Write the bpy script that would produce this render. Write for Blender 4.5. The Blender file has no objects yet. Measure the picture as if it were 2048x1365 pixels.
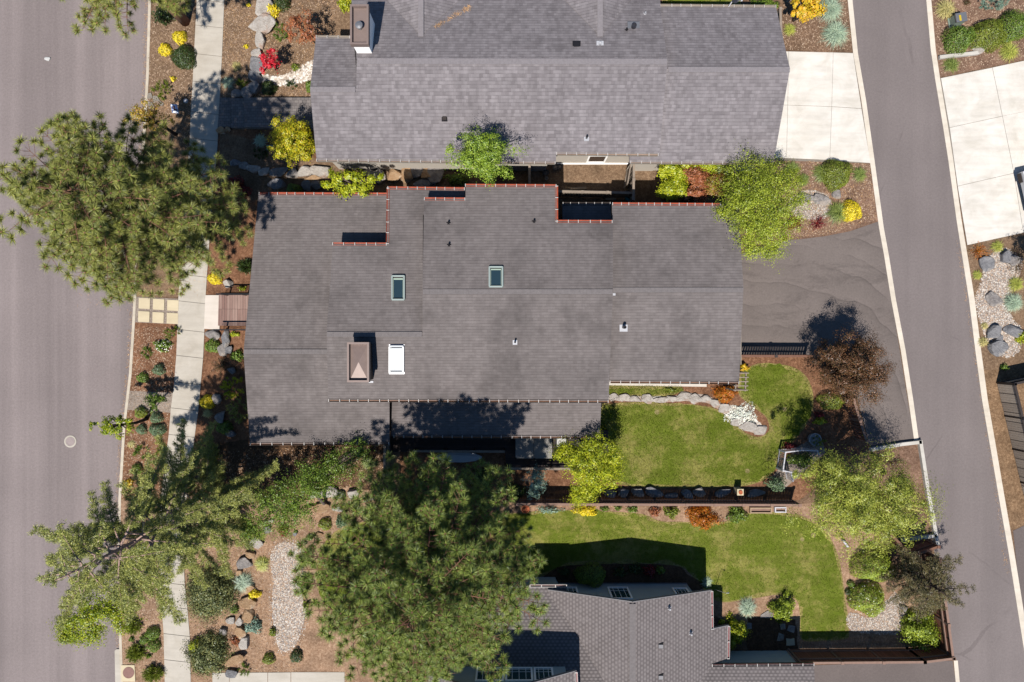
import bpy, math, random, zlib
import numpy as np
from mathutils import Vector

S = 37.0                      # photo pixels per metre on the ground
H = 1365.333 / S              # flying height of the camera
SUNV = Vector((0.139, 0.551, -1.0)).normalized()
SC = bpy.context.scene
COL = SC.collection

def P(px, py, z=0.0):
    k = (H - z) / H / S
    return Vector(((px - 1024) * k, (682.5 - py) * k, z))

def rng_of(*a):
    return np.random.default_rng(zlib.crc32(repr(a).encode()))

def lin(c):
    c = c / 255.0
    return c / 12.92 if c <= 0.04045 else ((c + 0.055) / 1.055) ** 2.4

KS = 2.3
def C(r, g, b, k=None):
    k = k or KS
    return (lin(r) / k, lin(g) / k, lin(b) / k, 1.0)

# ------------------------------------------------------------------ materials
MATS = {}
def newmat(name):
    m = bpy.data.materials.new(name); m.use_nodes = True
    nt = m.node_tree; nt.nodes.clear()
    out = nt.nodes.new('ShaderNodeOutputMaterial')
    MATS[name] = m
    return m, nt, out

class N:
    """small node-building helper"""
    def __init__(s, nt): s.nt = nt
    def n(s, t, **kw):
        x = s.nt.nodes.new(t)
        for k, v in kw.items(): setattr(x, k, v)
        return x
    def l(s, a, b): s.nt.links.new(a, b)
    def coord(s, sc=(1, 1, 1), rot=0.0):
        tc = s.n('ShaderNodeTexCoord'); mp = s.n('ShaderNodeMapping')
        mp.inputs['Scale'].default_value = sc
        mp.inputs['Rotation'].default_value = (0, 0, rot)
        s.l(tc.outputs['Object'], mp.inputs['Vector'])
        return mp.outputs['Vector']
    def noise(s, vec, scale, detail=4, rough=0.6, dist=0.0):
        x = s.n('ShaderNodeTexNoise')
        x.inputs['Scale'].default_value = scale; x.inputs['Detail'].default_value = detail
        x.inputs['Roughness'].default_value = rough; x.inputs['Distortion'].default_value = dist
        s.l(vec, x.inputs['Vector'])
        return x.outputs['Fac']
    def ramp(s, fac, stops, interp='LINEAR'):
        r = s.n('ShaderNodeValToRGB'); r.color_ramp.interpolation = interp
        e = r.color_ramp.elements
        while len(e) > 1: e.remove(e[-1])
        e[0].position, e[0].color = stops[0][0], stops[0][1]
        for p, c in stops[1:]:
            k = e.new(p); k.color = c
        s.l(fac, r.inputs['Fac'])
        return r.outputs['Color']
    def mix(s, fac, a, b, mode='MIX'):
        m = s.n('ShaderNodeMix', data_type='RGBA', blend_type=mode)
        if isinstance(fac, (int, float)): m.inputs[0].default_value = fac
        else: s.l(fac, m.inputs[0])
        for i, v in ((6, a), (7, b)):
            if isinstance(v, tuple): m.inputs[i].default_value = v
            else: s.l(v, m.inputs[i])
        return m.outputs[2]
    def math(s, op, a, b=0.0):
        m = s.n('ShaderNodeMath', operation=op)
        for i, v in ((0, a), (1, b)):
            if isinstance(v, (int, float)): m.inputs[i].default_value = v
            else: s.l(v, m.inputs[i])
        return m.outputs[0]
    def bump(s, h, strength=0.3, dist=0.02):
        b = s.n('ShaderNodeBump'); b.inputs['Strength'].default_value = strength
        b.inputs['Distance'].default_value = dist; s.l(h, b.inputs['Height'])
        return b.outputs['Normal']
    def bsdf(s, out, col, rough=0.85, nrm=None, metal=0.0, spec=0.3):
        p = s.n('ShaderNodeBsdfPrincipled')
        if isinstance(col, tuple): p.inputs['Base Color'].default_value = col
        else: s.l(col, p.inputs['Base Color'])
        if isinstance(rough, (int, float)): p.inputs['Roughness'].default_value = rough
        else: s.l(rough, p.inputs['Roughness'])
        p.inputs['Metallic'].default_value = metal
        p.inputs['Specular IOR Level'].default_value = spec
        if nrm is not None: s.l(nrm, p.inputs['Normal'])
        s.l(p.outputs[0], out.inputs['Surface'])
        return p

G = lambda v: (v, v, v, 1.0)

def ground_mat(name, c_dark, c_mid, c_light, fine=28.0, coarse=1.3, bump=0.6, coarse_amt=0.35, speck=None):
    m, nt, out = newmat(name); q = N(nt)
    v = q.coord()
    f0 = q.noise(v, fine, 6, 0.8, 0.4); f1 = q.noise(v, fine * 0.33, 5, 0.8, 0.6)
    f = q.math('ADD', q.math('MULTIPLY', f0, 0.45), q.math('MULTIPLY', f1, 0.55))
    col = q.ramp(f, [(0.36, c_dark), (0.5, c_mid), (0.63, c_light)])
    g = q.noise(v, coarse, 4, 0.6)
    tint = q.ramp(g, [(0.3, G(1 - coarse_amt)), (0.7, G(1 + coarse_amt * 0.6))])
    col = q.mix(1.0, col, tint, 'MULTIPLY')
    if speck:
        vo = q.n('ShaderNodeTexVoronoi'); vo.inputs['Scale'].default_value = speck[1]
        q.l(v, vo.inputs['Vector'])
        s2 = q.noise(v, 2.1, 3)
        th = q.math('MULTIPLY', q.math('LESS_THAN', vo.outputs['Distance'], 0.22), q.math('GREATER_THAN', s2, speck[2]))
        col = q.mix(th, col, speck[0])
    q.bsdf(out, col, 0.95, q.bump(f, bump, 0.04), spec=0.1)
    return m

def plain_mat(name, col, rough=0.7, var=0.15, scale=6.0, metal=0.0, bump=0.0, spec=0.3, streak=None):
    m, nt, out = newmat(name); q = N(nt)
    v = q.coord(streak or (1, 1, 1))
    f = q.noise(v, scale, 5, 0.65)
    t = q.ramp(f, [(0.25, G(1 - var)), (0.75, G(1 + var))])
    c = q.mix(1.0, col, t, 'MULTIPLY')
    q.bsdf(out, c, rough, q.bump(f, bump, 0.01) if bump else None, metal, spec)
    return m

def leaf_mat(name, cols, trans=0.3, k=1.0):
    """per-leaf random hue; cols = list of sRGB triples"""
    m, nt, out = newmat(name); q = N(nt)
    geo = q.n('ShaderNodeNewGeometry')
    mean = [sum(c[j] for c in cols) / len(cols) for j in range(3)]
    cols = [tuple(c[j] * 0.62 + mean[j] * 0.38 for j in range(3)) for c in cols]
    st = [(i / max(1, len(cols) - 1) * 0.9 + 0.05, C(*c, k)) for i, c in enumerate(cols)]
    col = q.ramp(geo.outputs['Random Per Island'], st)
    v = q.coord()
    g = q.noise(v, 1.6, 2)
    col = q.mix(1.0, col, q.ramp(g, [(0.3, (0.72, 0.76, 0.74, 1)), (0.7, (1.2, 1.17, 1.1, 1))]), 'MULTIPLY')
    d = q.n('ShaderNodeBsdfDiffuse'); t = q.n('ShaderNodeBsdfTranslucent')
    q.l(col, d.inputs['Color']); q.l(col, t.inputs['Color'])
    mx = q.n('ShaderNodeMixShader'); mx.inputs[0].default_value = trans
    q.l(d.outputs[0], mx.inputs[1]); q.l(t.outputs[0], mx.inputs[2])
    gl = q.n('ShaderNodeBsdfGlossy'); gl.inputs['Roughness'].default_value = 0.45
    gl.inputs['Color'].default_value = (0.9, 0.95, 1, 1)
    m2 = q.n('ShaderNodeMixShader'); m2.inputs[0].default_value = 0.025
    q.l(mx.outputs[0], m2.inputs[1]); q.l(gl.outputs[0], m2.inputs[2])
    q.l(m2.outputs[0], out.inputs['Surface'])
    return m

def shingle_mat(name, c1, c2, mortar, bw=0.30, rh=0.135, rot=0.0, contrast=0.25, stain=0.25, scal=False):
    m, nt, out = newmat(name); q = N(nt)
    v = q.coord((1, 1, 1), rot)
    def brick(w, h, off, a, b, mo, ms):
        t = q.n('ShaderNodeTexBrick'); t.offset = off; t.squash = 1.0
        t.inputs['Scale'].default_value = 1.0
        t.inputs['Brick Width'].default_value = w; t.inputs['Row Height'].default_value = h
        t.inputs['Mortar Size'].default_value = ms; t.inputs['Mortar Smooth'].default_value = 0.3
        t.inputs['Color1'].default_value = a; t.inputs['Color2'].default_value = b; t.inputs['Mortar'].default_value = mo
        q.l(v, t.inputs['Vector'])
        return t
    b1 = brick(bw, rh, 0.5, c1, c2, mortar, 0.0)
    b2 = brick(bw * 0.83, rh * 2, 0.37, G(1 - contrast), G(1 + contrast), G(1.0), 0.0)
    b3 = brick(bw * 2.3, rh, 0.31, G(1 - contrast * .6), G(1 + contrast * .6), G(1.0), 0.0)
    col = q.mix(1.0, b1.outputs['Color'], b2.outputs['Color'], 'MULTIPLY')
    col = q.mix(1.0, col, b3.outputs['Color'], 'MULTIPLY')
    w = q.coord()
    big = q.noise(w, 0.32, 4, 0.65)
    col = q.mix(1.0, col, q.ramp(big, [(0.33, G(1 - stain * 1.25)), (0.5, G(1.0)), (0.65, G(1.04))]), 'MULTIPLY')
    stv = q.noise(q.coord((2.6, 0.16, 1), rot), 1.0, 4, 0.6)
    col = q.mix(1.0, col, q.ramp(stv, [(0.3, G(0.93)), (0.7, G(1.05))]), 'MULTIPLY')
    gr = q.noise(w, 60, 3, 0.7)
    col = q.mix(1.0, col, q.ramp(gr, [(0.2, G(0.82)), (0.8, G(1.18))]), 'MULTIPLY')
    if scal:      # a pale patch on every tab
        tc = q.n('ShaderNodeSeparateXYZ'); q.l(v, tc.inputs[0])
        ry_ = q.math('DIVIDE', tc.outputs['Y'], rh); row = q.math('FLOOR', ry_)
        rx_ = q.math('ADD', q.math('DIVIDE', tc.outputs['X'], bw), q.math('MULTIPLY', row, 0.5))
        fy = q.math('ABSOLUTE', q.math('SUBTRACT', q.math('FRACT', ry_), 0.5)); fx = q.math('ABSOLUTE', q.math('SUBTRACT', q.math('FRACT', rx_), 0.5))
        sp = q.math('MULTIPLY', q.math('LESS_THAN', fy, 0.30), q.math('LESS_THAN', fx, 0.26))
        col = q.mix(q.math('MULTIPLY', sp, 0.42), col, C(172, 163, 160))
    sx = q.n('ShaderNodeSeparateXYZ'); q.l(v, sx.inputs[0])
    fr_ = q.math('FRACT', q.math('DIVIDE', sx.outputs['Y'], rh))
    ln = q.noise(q.coord((3.2, 7.4, 1), rot), 1.0, 3, 0.7)
    line = q.math('MULTIPLY', q.math('LESS_THAN', fr_, 0.20), q.ramp(ln, [(0.35, G(0.08)), (0.62, G(0.55))]))
    col = q.mix(line, col, mortar)
    hgt = q.math('ADD', fr_, q.math('MULTIPLY', gr, 0.3))
    q.bsdf(out, col, 0.93, q.bump(hgt, 0.5, 0.015), spec=0.15)
    return m

def asphalt(name, lo, hi, streak=(3.0, 0.06, 1), amt=0.10, rot=0.0, cracks=False, waves=False):
    m, nt, out = newmat(name); q = N(nt)
    v = q.coord()
    f0 = q.noise(v, 45, 5, 0.8); f1 = q.noise(v, 9, 6, 0.85)
    f = q.math('ADD', q.math('MULTIPLY', f0, 0.4), q.math('MULTIPLY', f1, 0.6))
    col = q.ramp(f, [(0.32, lo), (0.68, hi)])
    sv = q.coord(streak, rot)
    s = q.noise(sv, 1.0, 5, 0.6)
    col = q.mix(1.0, col, q.ramp(s, [(0.3, G(1 - amt)), (0.7, G(1 + amt))]), 'MULTIPLY')
    b = q.noise(v, 0.22, 3)
    col = q.mix(1.0, col, q.ramp(b, [(0.3, G(0.92)), (0.7, G(1.06))]), 'MULTIPLY')
    if waves:
        dn = q.noise(q.coord((0.4, 0.4, 1)), 1.0, 2.5, 0.45)
        dd = q.n('ShaderNodeVectorMath', operation='DISTANCE'); q.l(q.coord((0.72, 1, 1)), dd.inputs[0]); dd.inputs[1].default_value = (9.2, -4.2, 0)
        rr = q.math('ADD', dd.outputs['Value'], q.math('MULTIPLY', dn, 1.5))
        fr = q.math('FRACT', q.math('DIVIDE', q.math('POWER', rr, 1.25), 2.3))
        band = q.ramp(fr, [(0.0, G(0.70)), (0.04, G(1.08)), (0.35, G(1.0)), (0.8, G(0.92)), (0.95, G(0.86)), (1.0, G(0.70))])
        mk = q.noise(v, 0.28, 4)
        col = q.mix(q.ramp(mk, [(0.40, G(0.05)), (0.58, G(1.0))]), col, q.mix(1.0, col, band, 'MULTIPLY'))
    if waves:
        db = q.noise(q.coord((0.35, 0.9, 1), -0.1), 1.0, 6, 0.75, 0.4)
        col = q.mix(1.0, col, q.ramp(db, [(0.52, G(1.0)), (0.62, G(0.8))]), 'MULTIPLY')
    if cracks:
        vo = q.n('ShaderNodeTexVoronoi', feature='DISTANCE_TO_EDGE'); vo.inputs['Scale'].default_value = 0.16
        nz = q.n('ShaderNodeTexNoise'); nz.inputs['Scale'].default_value = 0.7; nz.inputs['Detail'].default_value = 5
        q.l(v, nz.inputs['Vector'])
        q.l(q.mix(0.25, v, nz.outputs['Color']), vo.inputs['Vector'])
        k = q.math('MULTIPLY', q.math('LESS_THAN', vo.outputs['Distance'], 0.005), q.ramp(q.noise(v, 0.3, 3), [(0.48, G(0)), (0.6, G(0.22))]))
        col = q.mix(k, col, C(70, 60, 60))
    q.bsdf(out, col, 0.9, q.bump(f, 0.35, 0.01), spec=0.2)
    return m

def concrete(name, c, var=0.06, stains=0.12, k=2.0):
    m, nt, out = newmat(name); q = N(nt)
    v = q.coord()
    f = q.noise(v, 14, 6, 0.85)
    col = q.mix(1.0, c, q.ramp(f, [(0.25, G(1 - var)), (0.75, G(1 + var))]), 'MULTIPLY')
    b = q.noise(v, 0.9, 5, 0.6, 0.6)
    col = q.mix(1.0, col, q.ramp(b, [(0.3, (1 - stains, 1 - stains * 1.1, 1 - stains * 1.3, 1)), (0.6, G(1.03))]), 'MULTIPLY')
    w = q.noise(q.coord((0.5, 3.0, 1), 0.3), 1.2, 4)
    col = q.mix(1.0, col, q.ramp(w, [(0.35, G(1 - stains * .6)), (0.6, G(1.02))]), 'MULTIPLY')
    q.bsdf(out, col, 0.85, q.bump(f, 0.15, 0.005), spec=0.2)
    return m

def paver_mat(name, c1, c2, mo, w, h, rot=0.0):
    m, nt, out = newmat(name); q = N(nt)
    v = q.coord((1, 1, 1), rot)
    t = q.n('ShaderNodeTexBrick'); t.inputs['Scale'].default_value = 1.0
    t.inputs['Brick Width'].default_value = w; t.inputs['Row Height'].default_value = h
    t.inputs['Mortar Size'].default_value = 0.008
    t.inputs['Color1'].default_value = c1; t.inputs['Color2'].default_value = c2; t.inputs['Mortar'].default_value = mo
    q.l(v, t.inputs['Vector'])
    f = q.noise(v, 30, 4)
    col = q.mix(1.0, t.outputs['Color'], q.ramp(f, [(0.3, G(0.85)), (0.7, G(1.12))]), 'MULTIPLY')
    q.bsdf(out, col, 0.9, q.bump(t.outputs['Fac'], -0.4, 0.01))
    return m

def board_mat(name, c1, c2, gap, w, rot=0.0, rough=0.8):
    """planks of width w running along local Y after rotation"""
    m, nt, out = newmat(name); q = N(nt)
    v = q.coord((1, 1, 1), rot)
    t = q.n('ShaderNodeTexBrick'); t.offset = 0.0; t.inputs['Scale'].default_value = 1.0
    t.inputs['Brick Width'].default_value = w; t.inputs['Row Height'].default_value = 50.0
    t.inputs['Mortar Size'].default_value = 0.006
    t.inputs['Color1'].default_value = c1; t.inputs['Color2'].default_value = c2; t.inputs['Mortar'].default_value = gap
    q.l(v, t.inputs['Vector'])
    f = q.noise(q.coord((25, 1.5, 25), rot), 1.0, 4)
    col = q.mix(1.0, t.outputs['Color'], q.ramp(f, [(0.3, G(0.82)), (0.7, G(1.15))]), 'MULTIPLY')
    q.bsdf(out, col, rough)
    return m

def rock_mat(name, c_lo, c_hi, c_stain):
    m, nt, out = newmat(name); q = N(nt)
    v = q.coord()
    f = q.noise(v, 3.0, 7, 0.7, 0.5)
    col = q.ramp(f, [(0.34, c_lo), (0.62, c_hi)])
    g = q.noise(v, 1.4, 4)
    col = q.mix(q.ramp(g, [(0.52, G(0)), (0.62, G(0.8))]), col, c_stain)
    h = q.noise(v, 6, 7, 0.8)
    q.bsdf(out, col, 0.92, q.bump(h, 1.0, 0.12), spec=0.15)
    return m

def pebble_mat(name, cols):
    m, nt, out = newmat(name); q = N(nt)
    geo = q.n('ShaderNodeNewGeometry')
    col = q.ramp(geo.outputs['Random Per Island'], [(i / len(cols), C(*c, 1.9)) for i, c in enumerate(cols)], 'CONSTANT')
    q.bsdf(out, col, 0.9, spec=0.2)
    return m

def lawn_mat(name):
    m, nt, out = newmat(name); q = N(nt)
    v = q.coord()
    f = q.noise(v, 30, 5, 0.8)
    a = q.ramp(f, [(0.25, C(96, 112, 30)), (0.5, C(117, 133, 42)), (0.75, C(150, 162, 70))])
    b = q.ramp(f, [(0.25, C(138, 138, 60)), (0.5, C(164, 160, 84)), (0.75, C(198, 188, 124))])
    g = q.noise(v, 0.55, 6, 0.7, 0.3)
    h = q.noise(v, 3.5, 4, 0.65)
    k = q.math('ADD', q.math('MULTIPLY', g, 0.7), q.math('MULTIPLY', h, 0.3))
    col = q.mix(q.ramp(k, [(0.41, G(0.0)), (0.50, G(0.22)), (0.59, G(1.0))]), a, b)
    mw = q.noise(q.coord((0.25, 2.2, 1), 0.08), 1.0, 2)
    col = q.mix(1.0, col, q.ramp(mw, [(0.4, G(0.92)), (0.6, G(1.08))]), 'MULTIPLY')
    vo = q.n('ShaderNodeTexVoronoi'); vo.inputs['Scale'].default_value = 0.55; q.l(v, vo.inputs['Vector'])
    col = q.mix(q.math('MULTIPLY', q.math('LESS_THAN', vo.outputs['Distance'], 0.075), 0.7), col, C(196, 176, 130))
    q.bsdf(out, col, 0.95, q.bump(f, 0.9, 0.05), spec=0.05)
    return m

def blade_mat(name):
    m, nt, out = newmat(name); q = N(nt)
    geo = q.n('ShaderNodeNewGeometry')
    v = q.coord()
    a = q.ramp(geo.outputs['Random Per Island'], [(0, C(104, 122, 32)), (0.6, C(130, 148, 50)), (1, C(162, 176, 80))])
    b = q.ramp(geo.outputs['Random Per Island'], [(0, C(148, 146, 66)), (0.6, C(178, 172, 96)), (1, C(212, 202, 140))])
    g = q.noise(v, 0.55, 6, 0.7, 0.3); h = q.noise(v, 3.5, 4, 0.65)
    k = q.math('ADD', q.math('MULTIPLY', g, 0.7), q.math('MULTIPLY', h, 0.3))
    col = q.mix(q.ramp(k, [(0.41, G(0.0)), (0.50, G(0.22)), (0.59, G(1.0))]), a, b)
    d = q.n('ShaderNodeBsdfDiffuse'); t = q.n('ShaderNodeBsdfTranslucent')
    q.l(col, d.inputs['Color']); q.l(col, t.inputs['Color'])
    mx = q.n('ShaderNodeMixShader'); mx.inputs[0].default_value = 0.35
    q.l(d.outputs[0], mx.inputs[1]); q.l(t.outputs[0], mx.inputs[2]); q.l(mx.outputs[0], out.inputs['Surface'])
    return m

asphalt('street_asphalt', C(132, 120, 118), C(170, 157, 154), (0.75, 0.018, 1), 0.20)
asphalt('alley_asphalt', C(124, 114, 112), C(153, 142, 139), (0.8, 0.05, 1), 0.08, rot=-0.16, cracks=True)
asphalt('drive_asphalt', C(116, 106, 101), C(146, 134, 128), (0.5, 0.3, 1), 0.06, waves=True)
asphalt('low_drive_asphalt', C(108, 98, 95), C(138, 126, 121), (0.5, 0.3, 1), 0.08)
concrete('sidewalk_concrete', C(216, 207, 193))
concrete('drive_concrete', C(251, 244, 233), 0.04, 0.15)
concrete('kerb_concrete', C(226, 213, 193), 0.08, 0.15)
concrete('ribbon_concrete', C(246, 234, 216), 0.05, 0.12)
concrete('tan_paver', C(234, 217, 182), 0.05, 0.08)
concrete('pad_concrete', C(240, 228, 215), 0.04, 0.08)
concrete('planter_concrete', C(226, 220, 210), 0.06, 0.15)
plain_mat('joint_dark', C(150, 140, 128), 0.9)
ground_mat('far_soil', C(92, 72, 54), C(132, 106, 82), C(168, 140, 112))
ground_mat('yard_soil', C(92, 70, 54), C(134, 106, 84), C(176, 146, 120), 24, 1.1)
ground_mat('dry_mulch', C(98, 76, 58), C(143, 116, 92), C(190, 162, 132), 24, 0.9)
ground_mat('red_mulch', C(88, 60, 44), C(142, 101, 75), C(194, 150, 118), 22, 1.0)
ground_mat('tan_mulch', C(126, 97, 76), C(178, 143, 115), C(222, 190, 160), 22, 0.8)
ground_mat('grey_brown_mulch', C(100, 76, 60), C(148, 116, 96), C(188, 156, 134), 24, 1.0, speck=(C(196, 176, 150), 16, 0.62))
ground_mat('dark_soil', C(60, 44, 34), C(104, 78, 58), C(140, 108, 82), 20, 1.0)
ground_mat('orange_litter', C(104, 80, 58), C(148, 118, 90), C(194, 162, 128), 22, 1.4)
ground_mat('pea_gravel', C(118, 104, 92), C(168, 152, 138), C(214, 200, 186), 38, 1.2, 0.8, 0.15)
ground_mat('dry_grass', C(128, 122, 58), C(170, 158, 92), C(206, 190, 130), 26, 1.2); lawn_mat('lawn_grass'); blade_mat('grass_blade')
shingle_mat('shingle_main', C(138, 130, 128), C(128, 120, 118), C(96, 89, 87), 0.20, 0.135, 0, 0.05, 0.24)
shingle_mat('shingle_top', C(138, 131, 133), C(157, 150, 152), C(102, 96, 98), 0.19, 0.15, 0, 0.09, 0.08)
shingle_mat('shingle_low', C(134, 126, 125), C(122, 114, 113), C(98, 91, 90), 0.22, 0.155, math.pi / 2, 0.04, 0.08, True)
shingle_mat('shingle_low_across', C(128, 120, 119), C(116, 109, 108), C(94, 87, 86), 0.22, 0.155, 0, 0.04, 0.08, True)
plain_mat('ridge_shingle', C(132, 125, 124), 0.9, 0.18, 9, bump=0.3)
plain_mat('ridge_shingle_top', C(150, 143, 145), 0.9, 0.15, 9, bump=0.3)
plain_mat('fascia_brown', C(92, 74, 62), 0.7)
plain_mat('fascia_pale', C(176, 164, 150), 0.6)
plain_mat('gutter_rust', C(186, 92, 66, 2.0), 0.5, 0.25, 5)
plain_mat('gutter_ochre', C(170, 112, 68, 2.0), 0.6, 0.35, 7)
plain_mat('gutter_tan', C(176, 148, 126, 2.0), 0.5, 0.15, 5)
plain_mat('gutter_maroon', C(140, 70, 72, 2.0), 0.45, 0.15, 5)
plain_mat('strap_white', C(222, 216, 210), 0.4, 0.03)
plain_mat('wall_cream', C(232, 222, 208), 0.8, 0.05, 3)
plain_mat('wall_brown', C(110, 90, 74), 0.8, 0.1, 3)
plain_mat('wall_slate', C(186, 198, 198, 1.8), 0.8, 0.06, 3)
plain_mat('trim_white', C(238, 236, 232, 1.1), 0.5, 0.03)
plain_mat('metal_black', C(44, 42, 46), 0.4, 0.1, metal=0.3)
plain_mat('metal_dark_brown', C(64, 54, 50), 0.6, 0.15)
plain_mat('metal_grey', C(176, 176, 178), 0.35, 0.1, metal=0.6)
plain_mat('metal_pale', C(222, 222, 226), 0.4, 0.06, metal=0.2)
plain_mat('cap_brown', C(150, 130, 122), 0.45, 0.12, 4, metal=0.2)
plain_mat('cover_iron', C(176, 160, 156), 0.7, 0.1, 8)
plain_mat('cap_taupe', C(158, 138, 130), 0.5, 0.08, 4, metal=0.2)
plain_mat('chimney_side', C(150, 148, 150), 0.7, 0.05)
plain_mat('skylight_frame', C(178, 192, 186), 0.4, 0.05)
plain_mat('skylight_white', C(236, 240, 242), 0.35, 0.03)
plain_mat('skylight_well', C(196, 216, 196), 0.6, 0.03)
plain_mat('wood_grey', C(166, 150, 134), 0.85, 0.2, 5)
plain_mat('wood_brown', C(136, 96, 76), 0.8, 0.2, 6)
plain_mat('wood_rail', C(160, 128, 112), 0.8, 0.15, 6)
plain_mat('wood_tan', C(190, 164, 134), 0.8, 0.15, 6)
plain_mat('vinyl_white', C(226, 224, 228), 0.4, 0.04)
plain_mat('terracotta', C(196, 104, 62), 0.8, 0.15, 8)
plain_mat('rust_metal', C(150, 108, 98), 0.7, 0.2, 10)
plain_mat('teal_plastic', C(70, 170, 165), 0.5, 0.06)
plain_mat('tub_cover', C(150, 146, 140), 0.6, 0.10, 3)
plain_mat('tub_shell', C(92, 82, 76), 0.6, 0.1)
plain_mat('box_green', C(150, 166, 152), 0.5, 0.06)
plain_mat('label_yellow', C(226, 196, 40), 0.5, 0.03)
plain_mat('sign_blue', C(176, 194, 236), 0.4, 0.05)
plain_mat('sign_brown', C(116, 66, 48), 0.4, 0.05)
plain_mat('board_pale', C(196, 200, 204), 0.5, 0.08, 2)
plain_mat('cushion_pale', C(222, 220, 216), 0.9, 0.06)
plain_mat('bark_pine', C(146, 104, 84), 0.95, 0.3, 9, bump=0.8)
plain_mat('bark_grey', C(136, 120, 108), 0.95, 0.25, 9, bump=0.6)
plain_mat('bark_pale', C(196, 164, 150), 0.9, 0.2, 9, bump=0.4)
plain_mat('bark_dark', C(72, 58, 50), 0.95, 0.25, 9, bump=0.6)
plain_mat('twig_yellow', C(196, 186, 104), 0.8, 0.15, 5)
plain_mat('plastic_dark', C(60, 60, 66), 0.4, 0.1)
plain_mat('tyre', C(40, 40, 42), 0.85, 0.1)
plain_mat('trailer_white', C(236, 236, 238), 0.3, 0.03)
plain_mat('trailer_deck', C(178, 170, 166), 0.5, 0.12, 8)
paver_mat('grey_paver', C(150, 142, 138), C(124, 117, 115), C(92, 86, 84), 0.22, 0.15)
board_mat('deck_board', C(176, 146, 134), C(146, 112, 102), C(70, 54, 48), 0.14, math.pi / 2 * 0)
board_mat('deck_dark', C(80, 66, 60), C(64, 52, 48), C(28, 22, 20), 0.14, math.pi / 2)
board_mat('fence_board', C(160, 104, 82), C(128, 82, 64), C(50, 32, 26), 0.14, 0)
board_mat('fence_dark', C(206, 190, 172), C(176, 160, 144), C(90, 80, 72), 0.12, 0)
rock_mat('rock_grey', C(138, 131, 128), C(198, 190, 184), C(214, 198, 182))
rock_mat('rock_slate', C(128, 127, 130), C(182, 180, 181), C(200, 190, 180))
rock_mat('rock_tan', C(186, 146, 108), C(222, 188, 150), C(236, 214, 190))
rock_mat('rock_pale', C(196, 184, 172), C(236, 228, 218), C(206, 172, 150))
rock_mat('flagstone', C(158, 148, 136), C(196, 186, 172), C(172, 140, 118))
pebble_mat('pebble_mix', [(190, 176, 162), (150, 140, 134), (214, 202, 188), (176, 146, 120), (132, 124, 120), (224, 216, 206), (196, 168, 144), (170, 160, 152)])
pebble_mat('bark_chip', [(170, 144, 122), (140, 114, 94), (192, 168, 144), (112, 88, 72), (178, 150, 124)])
pebble_mat('pebble_white', [(226, 216, 200), (206, 192, 176), (240, 234, 226), (188, 172, 156)])

m, nt, out = newmat('glass_dark'); q = N(nt)
q.bsdf(out, C(52, 74, 84), 0.06, spec=0.5)
m, nt, out = newmat('glass_pale'); q = N(nt)
q.bsdf(out, C(214, 226, 230), 0.15, spec=0.5)
m, nt, out = newmat('glass_teal'); q = N(nt)
q.bsdf(out, C(60, 96, 98), 0.08, spec=0.5)

leaf_mat('needle_pine', [(64, 80, 36), (96, 114, 48), (130, 142, 64), (164, 170, 90)], 0.2, 1.0)
leaf_mat('needle_olive', [(74, 82, 38), (108, 114, 52), (142, 144, 70), (172, 170, 96)], 0.22, 0.95)
leaf_mat('needle_larch', [(70, 82, 36), (112, 120, 56), (156, 158, 82), (194, 190, 112)], 0.22, 1.0)
leaf_mat('leaf_yellow', [(112, 126, 20), (158, 164, 26), (196, 190, 38), (204, 160, 44)], 0.4)
leaf_mat('leaf_lime', [(100, 120, 20), (144, 158, 28), (180, 184, 40), (206, 198, 58)], 0.4)
leaf_mat('leaf_green', [(58, 80, 24), (84, 106, 34), (114, 138, 48), (144, 162, 68)], 0.35)
leaf_mat('leaf_silver_green', [(60, 86, 18), (94, 122, 28), (134, 156, 44), (176, 186, 88)], 0.3)
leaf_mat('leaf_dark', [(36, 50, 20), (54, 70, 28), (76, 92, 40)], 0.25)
leaf_mat('leaf_olive', [(82, 92, 28), (112, 122, 38), (140, 150, 52)], 0.3)
leaf_mat('leaf_locust', [(90, 108, 22), (128, 144, 36), (160, 170, 50), (186, 190, 76)], 0.35)
leaf_mat('leaf_bronze', [(50, 38, 26), (88, 60, 40), (116, 78, 54), (142, 98, 70), (72, 70, 36)], 0.3)
leaf_mat('leaf_brown', [(120, 62, 44), (156, 88, 58), (176, 112, 74), (128, 96, 60)], 0.3)
leaf_mat('leaf_amber', [(132, 128, 40), (170, 158, 52), (200, 168, 66), (170, 112, 62)], 0.35)
leaf_mat('leaf_rhodo', [(78, 96, 24), (112, 130, 34), (144, 158, 48), (172, 180, 72)], 0.25)
leaf_mat('leaf_street', [(78, 102, 16), (116, 138, 24), (152, 166, 36), (196, 184, 58)], 0.4)
leaf_mat('leaf_red', [(160, 24, 40), (206, 40, 58), (230, 70, 80)], 0.45)
leaf_mat('leaf_dark_red', [(84, 24, 28), (116, 34, 38), (140, 52, 48)], 0.3)
leaf_mat('leaf_orange', [(176, 92, 30), (206, 122, 36), (160, 80, 32), (130, 120, 40)], 0.35)
leaf_mat('leaf_orange_yellow', [(150, 146, 36), (190, 170, 34), (216, 178, 44), (222, 146, 52)], 0.35)
leaf_mat('leaf_gold', [(200, 176, 20), (228, 208, 40), (240, 224, 70)], 0.4)
leaf_mat('leaf_rust_green', [(116, 66, 42), (122, 106, 42), (140, 142, 50), (150, 88, 56)], 0.3)
leaf_mat('leaf_willow', [(92, 106, 32), (132, 142, 50), (164, 168, 70), (192, 190, 96)], 0.35)
leaf_mat('leaf_blue', [(92, 120, 104), (128, 152, 136), (160, 180, 164)], 0.25)
leaf_mat('leaf_blue_dark', [(66, 84, 58), (92, 112, 80), (120, 138, 104)], 0.25)
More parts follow.
